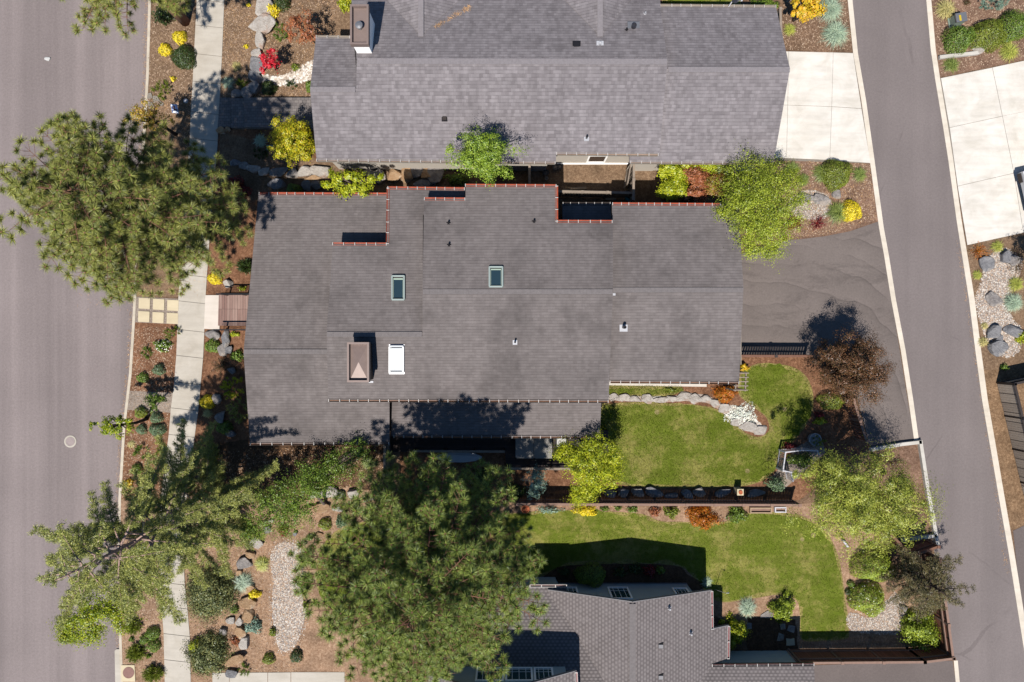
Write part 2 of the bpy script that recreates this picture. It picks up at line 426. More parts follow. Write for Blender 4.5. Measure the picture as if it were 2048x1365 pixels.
leaf_mat('leaf_juniper', [(74, 84, 56), (100, 110, 72), (128, 134, 88), (140, 128, 72)], 0.25)
leaf_mat('leaf_spread', [(64, 66, 40), (90, 90, 56), (112, 98, 66), (130, 112, 80)], 0.25)
leaf_mat('leaf_twig', [(78, 52, 42), (104, 70, 54), (84, 96, 52)], 0.2)
leaf_mat('grass_tan', [(176, 164, 110), (206, 190, 136), (150, 146, 80)], 0.35)
leaf_mat('grass_green', [(88, 104, 46), (124, 138, 66), (150, 158, 88)], 0.35)
leaf_mat('grass_blue', [(120, 142, 124), (156, 174, 152), (188, 196, 170)], 0.3)
leaf_mat('grass_lime', [(128, 142, 52), (164, 168, 76), (196, 188, 104)], 0.35)
leaf_mat('needle_litter', [(150, 112, 76), (186, 146, 104), (206, 170, 126)], 0.2)
leaf_mat('petal_white', [(236, 234, 226), (250, 248, 244)], 0.3)
leaf_mat('leaf_silver', [(200, 204, 194), (226, 228, 220), (244, 244, 238)], 0.25)
MAT = MATS
# ------------------------------------------------------------------ mesh helpers
def tag(o, label=None, cat=None, group=None, kind=None):
    if label: o['label'] = label
    if cat: o['category'] = cat
    if group: o['group'] = group
    if kind: o['kind'] = kind
    return o

def link(name, me, parent=None, loc=None):
    o = bpy.data.objects.new(name, me); COL.objects.link(o)
    if parent is not None: o.parent = parent
    if loc is not None: o.location = loc
    return o

def empty(name, loc, label=None, cat=None, group=None):
    o = bpy.data.objects.new(name, None); COL.objects.link(o)
    o.location = loc; o.empty_display_size = 0.2
    return tag(o, label, cat, group)

class MB:
    def __init__(s): s.v = []; s.f = []; s.m = []
    def add(s, vs, fs, mi=0):
        k = len(s.v); s.v += [tuple(v) for v in vs]
        for f in fs: s.f.append([i + k for i in f]); s.m.append(mi)
        return s
    def poly(s, pts, mi=0): return s.add(pts, [list(range(len(pts)))], mi)
    def box(s, a, b, mi=0):
        (x0, y0, z0), (x1, y1, z1) = a, b
        v = [(x0, y0, z0), (x1, y0, z0), (x1, y1, z0), (x0, y1, z0), (x0, y0, z1), (x1, y0, z1), (x1, y1, z1), (x0, y1, z1)]
        return s.add(v, [[3, 2, 1, 0], [4, 5, 6, 7], [0, 1, 5, 4], [1, 2, 6, 5], [2, 3, 7, 6], [3, 0, 4, 7]], mi)
    def bar(s, p, q, w, h, mi=0, up=(0, 0, 1)):
        """box beam from p to q, width w sideways, height h along up"""
        p, q = Vector(p), Vector(q); d = (q - p).normalized()
        u = Vector(up); sd = d.cross(u)
        if sd.length < 1e-4: sd = d.cross(Vector((1, 0, 0)))
        sd.normalize(); u = sd.cross(d).normalized()
        a, b = sd * w / 2, u * h / 2
        v = [p - a - b, p + a - b, p + a + b, p - a + b, q - a - b, q + a - b, q + a + b, q - a + b]
        return s.add(v, [[0, 1, 2, 3], [7, 6, 5, 4], [4, 5, 1, 0], [5, 6, 2, 1], [6, 7, 3, 2], [7, 4, 0, 3]], mi)
    def prism(s, top, drop, mi=0, ms=None, bottom=True):
        """top polygon (any z each) dropped by `drop` (number or list of z)"""
        n = len(top); ms = mi if ms is None else ms
        bot = [(p[0], p[1], (p[2] - drop) if not isinstance(drop, (list, tuple)) else drop[i]) for i, p in enumerate(top)]
        area = sum(top[i][0] * top[(i + 1) % n][1] - top[(i + 1) % n][0] * top[i][1] for i in range(n))
        idx = list(range(n)) if area > 0 else list(range(n))[::-1]
        k = len(s.v); s.v += [tuple(p) for p in top] + bot
        s.f.append([k + i for i in idx]); s.m.append(mi)
        if bottom: s.f.append([k + n + i for i in idx[::-1]]); s.m.append(ms)
        for a in range(n):
            i, j = idx[a], idx[(a + 1) % n]
            s.f.append([k + i, k + n + i, k + n + j, k + j]); s.m.append(ms)
        return s
    def tube(s, pts, radii, n=6, mi=0, cap=True):
        pts = [Vector(p) for p in pts]; k = len(s.v); m = len(pts)
        if not isinstance(radii, (list, tuple)): radii = [radii] * m
        for i, p in enumerate(pts):
            d = (pts[min(i + 1, m - 1)] - pts[max(i - 1, 0)])
            d = d.normalized() if d.length > 1e-6 else Vector((0, 0, 1))
            a = d.cross(Vector((0.31, 0.17, 0.93)))
            if a.length < 1e-3: a = d.cross(Vector((1, 0, 0)))
            a.normalize(); b = d.cross(a)
            for j in range(n):
                t = 2 * math.pi * j / n
                s.v.append(tuple(p + (a * math.cos(t) + b * math.sin(t)) * radii[i]))
        for i in range(m - 1):
            for j in range(n):
                s.f.append([k + i * n + j, k + i * n + (j + 1) % n, k + (i + 1) * n + (j + 1) % n, k + (i + 1) * n + j]); s.m.append(mi)
        if cap:
            s.f.append([k + j for j in range(n)][::-1]); s.m.append(mi)
            s.f.append([k + (m - 1) * n + j for j in range(n)]); s.m.append(mi)
        return s
    def lathe(s, c, prof, n=20, mi=0):
        """prof list of (r, z) around vertical axis at c"""
        k = len(s.v); m = len(prof)
        for r, z in prof:
            for j in range(n):
                t = 2 * math.pi * j / n
                s.v.append((c[0] + r * math.cos(t), c[1] + r * math.sin(t), c[2] + z))
        for i in range(m - 1):
            for j in range(n):
                s.f.append([k + i * n + j, k + i * n + (j + 1) % n, k + (i + 1) * n + (j + 1) % n, k + (i + 1) * n + j]); s.m.append(mi)
        s.f.append([k + (m - 1) * n + j for j in range(n)]); s.m.append(mi)
        return s
    def build(s, name, mats, parent=None, smooth=False, origin=None):
        if isinstance(mats, str): mats = [mats]
        me = bpy.data.meshes.new(name)
        o0 = None
        if parent is not None: o0 = parent.location if parent.parent is None else parent.parent.location + parent.location
        if origin is not None: o0 = Vector(origin)
        vs = s.v if o0 is None else [(v[0] - o0[0], v[1] - o0[1], v[2] - o0[2]) for v in s.v]
        me.from_pydata(vs, [], s.f)
        for x in mats: me.materials.append(MAT[x])
        me.polygons.foreach_set('material_index', s.m)
        if smooth: me.polygons.foreach_set('use_smooth', [True] * len(s.f))
        me.update()
        return link(name, me, parent, origin if parent is None and origin is not None else None)

def np_mesh(name, groups, mats, parent=None, origin=None):
    """groups: list of (verts (n,3), faces (m,k) array, material index)"""
    me = bpy.data.meshes.new(name)
    V = []; loops = []; starts = []; totals = []; mi = []; vo = 0; lo = 0
    for v, f, m in groups:
        if len(v) == 0: continue
        V.append(v); k = f.shape[1]
        loops.append((f + vo).ravel()); starts.append(lo + np.arange(len(f)) * k); totals.append(np.full(len(f), k)); mi.append(np.full(len(f), m))
        vo += len(v); lo += f.size
    V = np.concatenate(V).astype(np.float32)
    if origin is not None: V = V - np.array(origin, dtype=np.float32)
    loops = np.concatenate(loops).astype(np.int32); starts = np.concatenate(starts).astype(np.int32)
    totals = np.concatenate(totals).astype(np.int32); mi = np.concatenate(mi).astype(np.int32)
    me.vertices.add(len(V)); me.vertices.foreach_set('co', V.ravel())
    me.loops.add(len(loops)); me.loops.foreach_set('vertex_index', loops)
    me.polygons.add(len(starts)); me.polygons.foreach_set('loop_start', starts); me.polygons.foreach_set('loop_total', totals)
    me.polygons.foreach_set('material_index', mi)
    for x in ([mats] if isinstance(mats, str) else mats): me.materials.append(MAT[x])
    me.update(calc_edges=True)
    return link(name, me, parent, origin if parent is None else None)

def mb_group(mb, m=0):
    """quads of an MB as np groups"""
    v = np.array(mb.v, dtype=np.float32)
    q4 = np.array([f for f in mb.f if len(f) == 4], dtype=np.int32)
    return (v, q4, m)

def smooth(pts, n=5, closed=True):
    out = []; m = len(pts)
    rngi = range(m if closed else m - 1)
    for i in rngi:
        g = lambda k: pts[k % m] if closed else pts[min(max(k, 0), m - 1)]
        p0, p1, p2, p3 = g(i - 1), g(i), g(i + 1), g(i + 2)
        for t in [j / n for j in range(n)]:
            out.append(tuple(0.5 * ((2 * p1[c]) + (-p0[c] + p2[c]) * t + (2 * p0[c] - 5 * p1[c] + 4 * p2[c] - p3[c]) * t * t + (-p0[c] + 3 * p1[c] - 3 * p2[c] + p3[c]) * t ** 3) for c in (0, 1)))
    if not closed: out.append(tuple(pts[-1]))
    return out

def jitter(pts, amt, key, step=9):
    """break long edges and wobble them a little (pixel units)"""
    r = rng_of('jit', key); out = []
    for i in range(len(pts)):
        a, b = pts[i], pts[(i + 1) % len(pts)]
        L = math.dist(a, b); n = max(1, int(L / step))
        for j in range(n):
            t = j / n; w = amt if j else amt * 0.3
            out.append((a[0] + (b[0] - a[0]) * t + r.normal() * w, a[1] + (b[1] - a[1]) * t + r.normal() * w))
    return out

def sheet(name, px, z, mat, jit=0.0):
    if jit: px = jitter(px, jit, (name, px[0]))
    pts = [P(x, y, 0) for x, y in px]
    mb = MB().prism([(p.x, p.y, z) for p in pts], 0.05, bottom=False)
    o = mb.build(name, mat)
    return tag(o, kind='structure')

def slab(name, px, z, th, mat, kind='structure', parent=None, z0=0.0):
    pts = [P(x, y, 0) for x, y in px]
    mb = MB().prism([(p.x, p.y, z) for p in pts], th, bottom=False)
    o = mb.build(name, mat, parent)
    if kind: tag(o, kind=kind)
    return o

def ribbon(name, pl, w_px, z, th, mat, side=1, kind='structure'):
    """strip along polyline (pixels), to its right by w_px"""
    out = [(x + w_px * side, y) for x, y in pl]
    return slab(name, list(pl) + out[::-1], z, th, mat, kind)

def in_poly(X, Y, poly):
    ins = np.zeros(len(X), bool); n = len(poly)
    for i in range(n):
        x1, y1 = poly[i]; x2, y2 = poly[(i + 1) % n]
        c = ((y1 > Y) != (y2 > Y))
        xi = (x2 - x1) * (Y - y1) / ((y2 - y1) if abs(y2 - y1) > 1e-9 else 1e-9) + x1
        ins ^= c & (X < xi)
    return ins

def sample_poly(px, n, r):
    pts = [(P(x, y).x, P(x, y).y) for x, y in px]
    xs = [p[0] for p in pts]; ys = [p[1] for p in pts]
    X = r.uniform(min(xs), max(xs), n * 4); Y = r.uniform(min(ys), max(ys), n * 4)
    k = in_poly(X, Y, pts)
    return X[k][:n], Y[k][:n]

# ------------------------------------------------------------------ foliage
def unit(v): return v / np.maximum(np.linalg.norm(v, axis=1, keepdims=True), 1e-9)

def leaves(pos, nrm, L, W, r, fold=0.25):
    """diamond leaves at pos facing nrm"""
    n = len(pos)
    t = unit(np.cross(nrm, r.normal(size=(n, 3)))); b = np.cross(nrm, t)
    L = (L * r.uniform(0.7, 1.25, n))[:, None]; W = (W * r.uniform(0.7, 1.25, n))[:, None]
    v = np.empty((n, 4, 3)); v[:, 0] = pos - t * L / 2; v[:, 2] = pos + t * L / 2
    v[:, 1] = pos + b * W / 2 + nrm * W * fold; v[:, 3] = pos - b * W / 2 + nrm * W * fold
    return v.reshape(-1, 3), np.arange(n * 4).reshape(n, 4)

def blades(base, dirs, L, W, r, droop=0.3):
    """needle / blade triangles from base along dirs"""
    n = len(base); d = unit(dirs)
    s = unit(np.cross(d, r.normal(size=(n, 3))))
    L = (L * r.uniform(0.75, 1.2, n))[:, None]
    v = np.empty((n, 3, 3)); v[:, 0] = base - s * W / 2; v[:, 1] = base + s * W / 2
    v[:, 2] = base + d * L; v[:, 2, 2] -= (L[:, 0] * droop * np.linalg.norm(d[:, :2], axis=1))
    return v.reshape(-1, 3), np.arange(n * 3).reshape(n, 3)

def sph(r, n): return unit(r.normal(size=(n, 3)))

def blob_leaves(cl, sig, n, r, c, L, W, up=0.6, outw=0.8, flat=0.55):
    """leaves round clump centres cl, facing outward and up"""
    i = r.integers(0, len(cl), n)
    d = sph(r, n); rad = r.uniform(0, 1, n) ** .5 * np.where(r.uniform(size=n) < .12, 1.45, 1.0)
    sg = sig[i] if isinstance(sig, np.ndarray) else np.full(n, sig)
    an = r.uniform(.55, 1.5, (len(cl), 3)); ax_ = unit(r.normal(size=(len(cl), 3)) * np.array([1, 1, .4]))
    off = d * (rad * sg)[:, None] * np.array([1, 1, flat]) * an[i]
    off = off + ax_[i] * (off * ax_[i]).sum(1, keepdims=True) * .7        # sprays drawn out along their twig
    pos = cl[i] + off
    nr = unit(sph(r, n) * 0.42 + unit(pos - c) * outw * 0.35 + unit(off + 1e-5) * outw * 1.0 + np.array([0, 0, up * .7]))
    return leaves(pos, nr, L, W, r)

def broadleaf(name, label, px, py, rx, ry, zc, mat, n=5000, L=0.10, W=0.07, k=34, RZ=None, base=None, sig=0.2,
              bark='bark_grey', cat='tree', group=None, fill=0.45, cl_px=None, tw=0.07, twig=None, lim=14):
    r = rng_of(name, px, py)
    c = P(px, py, zc); s = (1 - zc / H) / S
    RX, RY = rx * s, ry * s; RZ = RZ or min(0.8 * (RX + RY) / 2, zc * 0.75)
    b = P(*base) if base else Vector((c.x, c.y, 0))
    root = empty(name, b, label, cat, group)
    d = sph(r, k); d[:, 2] = np.abs(d[:, 2]) * np.where(r.uniform(size=k) < 0.72, 1, -0.7)
    rad = r.uniform(0.1, 1, k) ** fill * r.uniform(0.7, 1.2, k)
    if cl_px:
        cl = []
        for (x, y, z, rr) in cl_px:
            p = P(x, y, z); m = max(3, int(k * rr / 60))
            dd = sph(r, m) * r.uniform(0.3, 1, (m, 1)) * np.array([rr / S, rr / S, rr / S * .6])
            cl.append(np.array([p.x, p.y, p.z]) + dd)
        cl = np.concatenate(cl)
    else:
        cl = np.array(c) + d * rad[:, None] * np.array([RX, RY, RZ]) * 0.86
    sg = sig * (RX + RY + RZ) / 3 * r.uniform(0.5, 1.35, len(cl))
    v, f = blob_leaves(cl, sg, n, r, np.array(c) - np.array([0, 0, RZ * .5]), L, W)
    crown = np_mesh('crown', [(v, f, 0)], [mat], root, b)
    t = MB(); top = Vector((c.x, c.y, max(0.4, zc - RZ * 0.55)))
    mid = b.lerp(top, 0.5) + Vector((r.normal() * .05, r.normal() * .05, 0))
    rr = tw * (0.6 + 0.25 * (RX + RY))
    t.tube([b - Vector((0, 0, .05)), mid, top], [rr * 1.25, rr, rr * .75], 8)
    for q_ in cl[:lim]:
        q_ = Vector(q_); m1 = top.lerp(q_, 0.5) + Vector((0, 0, 0.12 * (q_ - top).length))
        t.tube([top - Vector((0, 0, rr)), m1, q_], [rr * .6, rr * .36, rr * .12], 5)
    t.build('trunk', bark, root, True)
    return root

def pine(label, base, zlo, ztop, prof, nb, name='pine_tree', per_m=3.6, needle=0.28, nn=135, space=.29, mat='needle_pine', group=None, lean=(0, 0), tuft_w=0.021, azr=None, sun_gap=None):
    """long-needled pine: whorled limbs that end in pom-pom tufts"""
    r = rng_of(name, base)
    b = P(*base); root = empty(name, b, label, 'tree', group)
    zs = [p[0] for p in prof]; rs = [p[1] for p in prof]
    tr = MB(); ax = lambda z: Vector((b.x + lean[0] * (z / ztop), b.y + lean[1] * (z / ztop), z))
    tr.tube([ax(z) for z in np.linspace(-.05, ztop, 9)], [0.26 * (1 - z / ztop * .92) + .015 for z in np.linspace(0, ztop, 9)], 9)
    T = []; A = []
    w = np.interp(np.linspace(zlo, ztop, 200), zs, rs); w = (w + 0.25) * (1 + 1.0 * np.linspace(0, 1, 200)); cdf = np.cumsum(w) / w.sum()
    for i in range(nb):
        z = float(np.interp((i + r.uniform()) / nb, cdf, np.linspace(zlo, ztop, 200)))
        az = i * 2.399963 + r.normal() * .25
        if azr: az = r.uniform(*azr)
        Lb = float(np.interp(z, zs, rs)) * r.uniform(0.72, 1.1)
        rise = r.uniform(-0.08, 0.28) + 0.35 * (z - zlo) / (ztop - zlo)
        o = ax(z); h = Vector((math.cos(az), math.sin(az), 0)); sd = Vector((-h.y, h.x, 0))
        bend = r.normal() * .18
        path = lambda t: o + h * (Lb * t) + sd * (bend * Lb * t * t) + Vector((0, 0, Lb * (rise * t - 0.12 * t * t * t + .06 * t ** 3)))
        br = 0.012 + 0.012 * Lb / 3
        tr.tube([path(t) for t in (0, .25, .5, .75, 1)], [br * 1.7, br * 1.3, br, br * .7, br * .3], 5)
        m = int(Lb * per_m) + 2
        for t in np.linspace(0.22, 1.0, m):
            p = path(t)
            for s_ in ((-1, 1) if t < 0.97 else (0,)):
                for q_ in range(1 if r.uniform() < .55 else 2):
                    off = r.uniform(0.18, 0.62) * (1.2 - .55 * t) * min(1, Lb / 2)
                    e = p + sd * (s_ * off) + h * (off * r.uniform(.2, .7)) + Vector((0, 0, r.uniform(-.05, .3)))
                    if s_ and r.uniform() < .75: tr.tube([p, e], [br * .42, br * .2], 4, cap=False)
                    T.append(e); A.append(h * .35 + sd * (.35 * s_) + Vector((r.normal() * .2, r.normal() * .2, .95)))
    T = np.array(T); A = np.array(A); o_ = r.permutation(len(T)); keep = []
    for q_ in o_:                          # shoots never crowd each other
        if not keep or np.min(((T[keep] - T[q_]) ** 2).sum(1)) > space ** 2: keep.append(q_)
    T, A = T[keep], unit(A[keep]); n = len(T) * nn
    i = np.repeat(np.arange(len(T)), nn)
    a = A[i]; rnd = sph(r, n); pr = unit(rnd - (rnd * a).sum(1, keepdims=True) * a)
    th = np.radians(18 + 90 * r.uniform(0, 1, n) ** .7); d = a * np.cos(th)[:, None] + pr * np.sin(th)[:, None]
    sc = r.uniform(.75, 1.2, len(T))[i]
    st = T[i] - a * (r.uniform(0, .07, n))[:, None]
    v, f = blades(st, d, needle * sc, tuft_w, r, 0.10)
    v2, f2 = leaves(T + A * .03, A, .075, .075, r)
    np_mesh('crown', [(v, f, 0), (v2, f2, 1)], [mat, 'bark_pine'], root, b)
    tr.build('trunk', 'bark_pine', root, True)
    return root

def feathery(name, label, base, zlo, ztop, prof, nb, mat, bark, L=0.10, W=0.03, dens=150, lean=(0, 0), droop=0.22, keep=1.0, plume=1.0, cat='tree', group=None, trunk_r=0.17, rise=0.15, azr=None):
    """open conifer with flat sprays of short needles along visible limbs"""
    r = rng_of(name, base); b = P(*base); root = empty(name, b, label, cat, group)
    zs = [p[0] for p in prof]; rs = [p[1] for p in prof]
    tr = MB(); ax = lambda z: Vector((b.x + lean[0] * (z / ztop), b.y + lean[1] * (z / ztop), z))
    tr.tube([ax(z) for z in np.linspace(-.05, ztop, 9)], [trunk_r * (1 - z / ztop * .92) + .01 for z in np.linspace(0, ztop, 9)], 8)
    pos = []; nr = []
    for i in range(nb):
        z = zlo + (ztop - zlo) * ((i + r.uniform()) / nb) ** 1.15
        az = i * 2.399963 + r.normal() * .3
        if azr: az = r.uniform(*azr)
        Lb = float(np.interp(z, zs, rs)) * r.uniform(0.6, 1.15)
        h = Vector((math.cos(az), math.sin(az), 0)); sd = Vector((-h.y, h.x, 0)); o = ax(z)
        bend = r.normal() * .22; rs_ = rise + r.normal() * .08
        path = lambda t: o + h * (Lb * t) + sd * (bend * Lb * t * t) + Vector((0, 0, Lb * (rs_ * t - droop * t * t)))
        br = 0.015 + 0.012 * Lb / 3
        tr.tube([path(t) for t in (0, .2, .4, .6, .8, 1)], [br * 1.9, br * 1.5, br * 1.2, br, br * .7, br * .3], 5)
        m = max(3, int(Lb * 3.6))
        for t in np.linspace(0.28, 1.0, m):
            for s_ in (-1, 1):
                p = path(t); tl = (0.25 + 0.75 * (1 - t)) * min(1.1, Lb * .42) * r.uniform(.5, 1.1) * plume
                e = p + h * (tl * .75) + sd * (s_ * tl * .75) + Vector((0, 0, r.uniform(-.15, .12)))
                if r.uniform() < .7: tr.tube([p, e], [br * .45, br * .15], 4, cap=False)
                c = max(3, int(dens * tl * keep))
                u = r.uniform(0.1, 1.05, c)[:, None]
                q_ = np.array(p) * (1 - u) + np.array(e) * u + r.normal(size=(c, 3)) * np.array([.055, .055, .045])
                pos.append(q_); nr.append(sph(r, c) * .9 + np.array([0, 0, .8]))
    pos = np.concatenate(pos); nr = unit(np.concatenate(nr))
    v, f = leaves(pos, nr, L, W, r)
    np_mesh('crown', [(v, f, 0)], [mat], root, b)
    tr.build('trunk', bark, root, True)
    return root

def shrub(label, px, py, rx, ry, h, kind, mat, name='shrub', group=None, cat='shrub', dens=1.0, extra=None):
    """one plant; kind: globe, loose, spiky, mugo, tuft, mat, twig"""
    r = rng_of(name, px, py)
    zc = h * 0.55; c = P(px, py, zc); s = (1 - zc / H) / S
    RX, RY = rx * s, ry * s; b = np.array([c.x, c.y, 0.0]); A = RX * RY * 3.1
    groups = []; mats = [mat]
    if kind in ('globe', 'loose', 'mat'):
        n = int(min(9000, max(60, A * (2600 if kind == 'globe' else 1300 if kind == 'loose' else 900) * dens)))
        d = sph(r, n); d[:, 2] = np.abs(d[:, 2]) - 0.1
        ph = r.uniform(0, 6.28, 6)
        lump = 1 + (0.09 if kind == 'globe' else .16) * np.sin(3 * np.arctan2(d[:, 1], d[:, 0]) + ph[0]) + (0.07 if kind == 'globe' else .15) * np.sin(5 * np.arctan2(d[:, 1], d[:, 0]) + ph[1] + 3 * d[:, 2])
        rad = r.uniform(0.0, 1, n) ** (0.16 if kind == 'globe' else .3) * lump
        p = d * rad[:, None] * np.array([RX, RY, h]) + b + np.array([0, 0, .08 * h])
        nr = unit(d * 0.9 + sph(r, n) * (0.55 if kind == 'globe' else .9) + np.array([0, 0, .25]))
        Ls = {'globe': .055, 'loose': .085, 'mat': .07}[kind]
        v, f = leaves(p, nr, Ls, Ls * .75, r); groups.append((v, f, 0))
    elif kind == 'clump':
        k = max(9, int(A * 18)); d = sph(r, k); d[:, 2] = np.abs(d[:, 2])
        cl = b + d * (r.uniform(.35, .9, k)[:, None]) * np.array([RX, RY, h * .8])
        n = int(min(18000, A * 2600 * dens)); v, f = blob_leaves(cl, .26 * (RX + RY) / 2, n, r, b, .085, .06, .5)
        groups.append((v, f, 0))
    elif kind == 'hedge':
        k = max(16, int(A * 26)); an = r.uniform(0, 6.28, k); rr = r.uniform(0, 1, k) ** .5
        cl = b + np.stack([np.cos(an) * rr * RX * .9, np.sin(an) * rr * RY * .9, h * (.72 + .24 * np.sqrt(1 - rr ** 2) + r.uniform(-.08, .06, k))], 1)
        n = int(min(20000, A * 3200 * dens)); v, f = blob_leaves(cl, .2, n, r, b, .085, .065, .7)
        groups.append((v, f, 0))
        st_ = MB()
        for q_ in cl[:9]: st_.tube([b + r.normal(size=3) * np.array([.1, .1, 0]), q_], [.03, .008], 5, cap=False)
        groups.append(mb_group(st_, 1)); mats.append('bark_dark')
    elif kind == 'spiky':
        k = max(40, int(A * 190 * dens)); d = sph(r, k); d[:, 2] = np.abs(d[:, 2]) * .9 + .15; d = unit(d)
        tip = b + d * np.array([RX, RY, h]) * r.uniform(.7, 1.05, (k, 1)); m = 16
        i = np.repeat(np.arange(k), m); u = r.uniform(.35, 1, k * m)[:, None]
        st = b + (tip[i] - b) * u; v, f = blades(st, d[i] * .9 + sph(r, k * m) * .75, .13, .026, r, 0)
        groups.append((v, f, 0))
    elif kind == 'mugo':
        k = max(14, int(A * 34 * dens)); d = sph(r, k); d[:, 2] = np.abs(d[:, 2]) * .9 + .1
        tip = b + d * np.array([RX, RY, h]) * r.uniform(.55, 1.0, (k, 1)); m = 60
        i = np.repeat(np.arange(k), m); a = unit(d + np.array([0, 0, .5]))[i]
        v, f = blades(tip[i] - a * r.uniform(0, .14, k * m)[:, None], a * .7 + sph(r, k * m), .12, .014, r, 0)
        groups.append((v, f, 0))
    elif kind == 'tuft':
        n = int((120 + 500 * A) * dens); az = r.uniform(0, 6.283, n); el = r.uniform(.25, 1.35, n)
        d = np.stack([np.cos(az) * np.cos(el), np.sin(az) * np.cos(el), np.sin(el)], 1)
        R = (RX + RY) / 2; st = b + np.stack([r.normal(size=n), r.normal(size=n), np.zeros(n)], 1) * R * .16
        Lb = np.maximum(R, h) * 1.05 * r.uniform(.65, 1.1, n)
        w = 0.016; sd = np.stack([-np.sin(az), np.cos(az), np.zeros(n)], 1)
        p1 = st + d * (Lb * .55)[:, None]; p2 = p1 + unit(d + np.array([0, 0, -.9 ]) ) * (Lb * .5)[:, None]
        p2[:, 2] = np.maximum(p2[:, 2], .03)
        v = np.empty((n, 5, 3)); v[:, 0] = st - sd * w / 2; v[:, 1] = st + sd * w / 2; v[:, 2] = p1 + sd * w / 2; v[:, 3] = p1 - sd * w / 2; v[:, 4] = p2
        k4 = np.arange(n)[:, None] * 5
        q4 = k4 + np.array([[0, 1, 2, 3]]); t3 = k4 + np.array([[3, 2, 4]])
        # one connected blade: quad and tip share vertices
        me_v = v.reshape(-1, 3)
        groups.append((me_v, q4, 0)); groups.append((me_v.copy(), t3, 0))
    elif kind == 'twig':
        k = int(60 * dens); d = sph(r, k); d[:, 2] = np.abs(d[:, 2]) * .6
        mb = MB()
        for j in range(k):
            e = b + d[j] * np.array([RX, RY, h]) * r.uniform(.7, 1.1)
            mb.tube([b, (b + e) / 2 + r.normal(size=3) * .03, e], [.01, .008, .003], 4, cap=False)
        groups.append(mb_group(mb)); tp = b + d * np.array([RX, RY, h]) * r.uniform(.4, 1, (k, 1))
        i = np.repeat(np.arange(k), 8); v, f = leaves(tp[i] + r.normal(size=(k * 8, 3)) * .05, unit(sph(r, k * 8) + np.array([0, 0, .7])), .05, .03, r)
        groups.append((v, f, 0))
    if extra:       # flowers or fresh tips over the top
        em, cnt, size = extra; n = int(cnt); d = sph(r, n); d[:, 2] = np.abs(d[:, 2])
        v, f = leaves(b + d * np.array([RX, RY, h]) * r.uniform(.9, 1.04, (n, 1)), unit(d + np.array([0, 0, .8])), size, size * .9, r)
        groups.append((v, f, 1)); mats.append(em)
    o = np_mesh(name, groups, mats, None, tuple(b))
    return tag(o, label, cat, group)

# ------------------------------------------------------------------ rocks
import bmesh
_ico = None
def ico():
    global _ico
    if _ico is None:
        bm = bmesh.new(); bmesh.ops.create_icosphere(bm, subdivisions=4, radius=1)
        _ico = (np.array([v.co[:] for v in bm.verts]), np.array([[v.index for v in f.verts] for f in bm.faces])); bm.free()
    return _ico

def rock_verts(r, cuts=17, rough=.035):
    v, f = ico(); v = v.copy()
    for i in range(cuts):
        n = r.normal(size=(1, 3)); n[0, 2] *= .45 if i < cuts - 4 else 2.0
        n = unit(n)[0]; d = r.uniform(.5, .86)
        k = v @ n; v = v - np.maximum(k - d, 0)[:, None] * n * r.uniform(.85, 1.0)
    n = unit(np.array([[r.normal() * .18, r.normal() * .18, 1.0]]))[0]; k = v @ n; v = v - np.maximum(k - .42, 0)[:, None] * n * .92
    ph = r.uniform(0, 6, (8, 3)); fr = r.uniform(3, 15, (8, 3))
    w = sum(np.sin(v * fr[i] + ph[i]).sum(1) for i in range(8)) / 24
    return v * (1.12 + rough * w[:, None] * 2.6), f

def rock(label, px, py, rx, ry, h, mat='rock_grey', rot=None, name='boulder', group=None, cat='rock'):
    r = rng_of(name, px, py); v, f = rock_verts(r)
    h = h * .72; c = P(px, py, h * .6); s = 1.2 / S
    a = r.uniform(-.4, .4) if rot is None else rot
    v = v * np.array([rx * s, ry * s, h * .95]); R = np.array([[math.cos(a), -math.sin(a), 0], [math.sin(a), math.cos(a), 0], [0, 0, 1]])
    v = v @ R.T + np.array([c.x, c.y, h * .42])
    o = np_mesh(name, [(v, f, 0)], [mat], None, (c.x, c.y, 0))
    return tag(o, label, cat, group)

def pebbles(name, px, n, lo, hi, mat, z=0.0):
    r = rng_of(name, px[0]); X, Y = sample_poly(px, n, r); n = len(X)
    base = np.array([[1, 0, 0], [.3, .9, 0], [-.8, .55, 0], [-.7, -.7, 0], [.35, -.9, 0], [.1, .05, .8]])
    v = base[None] * r.uniform(.75, 1.2, (n, 6, 3)); sc = r.uniform(lo, hi, n)[:, None, None] * np.stack([np.ones(n), r.uniform(.6, 1, n), r.uniform(.5, .9, n)], 1)[:, None, :]
    v = v * sc; a = r.uniform(0, 6.28, n); ca, sa = np.cos(a)[:, None], np.sin(a)[:, None]
    x = v[..., 0] * ca - v[..., 1] * sa + X[:, None]; y = v[..., 0] * sa + v[..., 1] * ca + Y[:, None]
    v = np.stack([x, y, v[..., 2] + z], -1)
    fc = np.array([[0, 1, 5], [1, 2, 5], [2, 3, 5], [3, 4, 5], [4, 0, 5]])
    f = (np.arange(n)[:, None, None] * 6 + fc[None]).reshape(-1, 3)
    o = np_mesh(name, [(v.reshape(-1, 3), f, 0)], [mat])
    return tag(o, kind='stuff')

def grass(px, n, key, z=0.012, h=.10):
    r = rng_of('grass', key); X, Y = sample_poly(px, n, r); n = len(X)
    b = np.stack([X, Y, np.full(n, z)], 1)
    d = np.stack([r.normal(size=n) * .8, r.normal(size=n) * .8, np.ones(n)], 1)
    v, f = blades(b, d, h, .034, r, 0)
    o = np_mesh('grass', [(v, f, 0)], ['grass_blade'])
    return tag(o, kind='stuff')

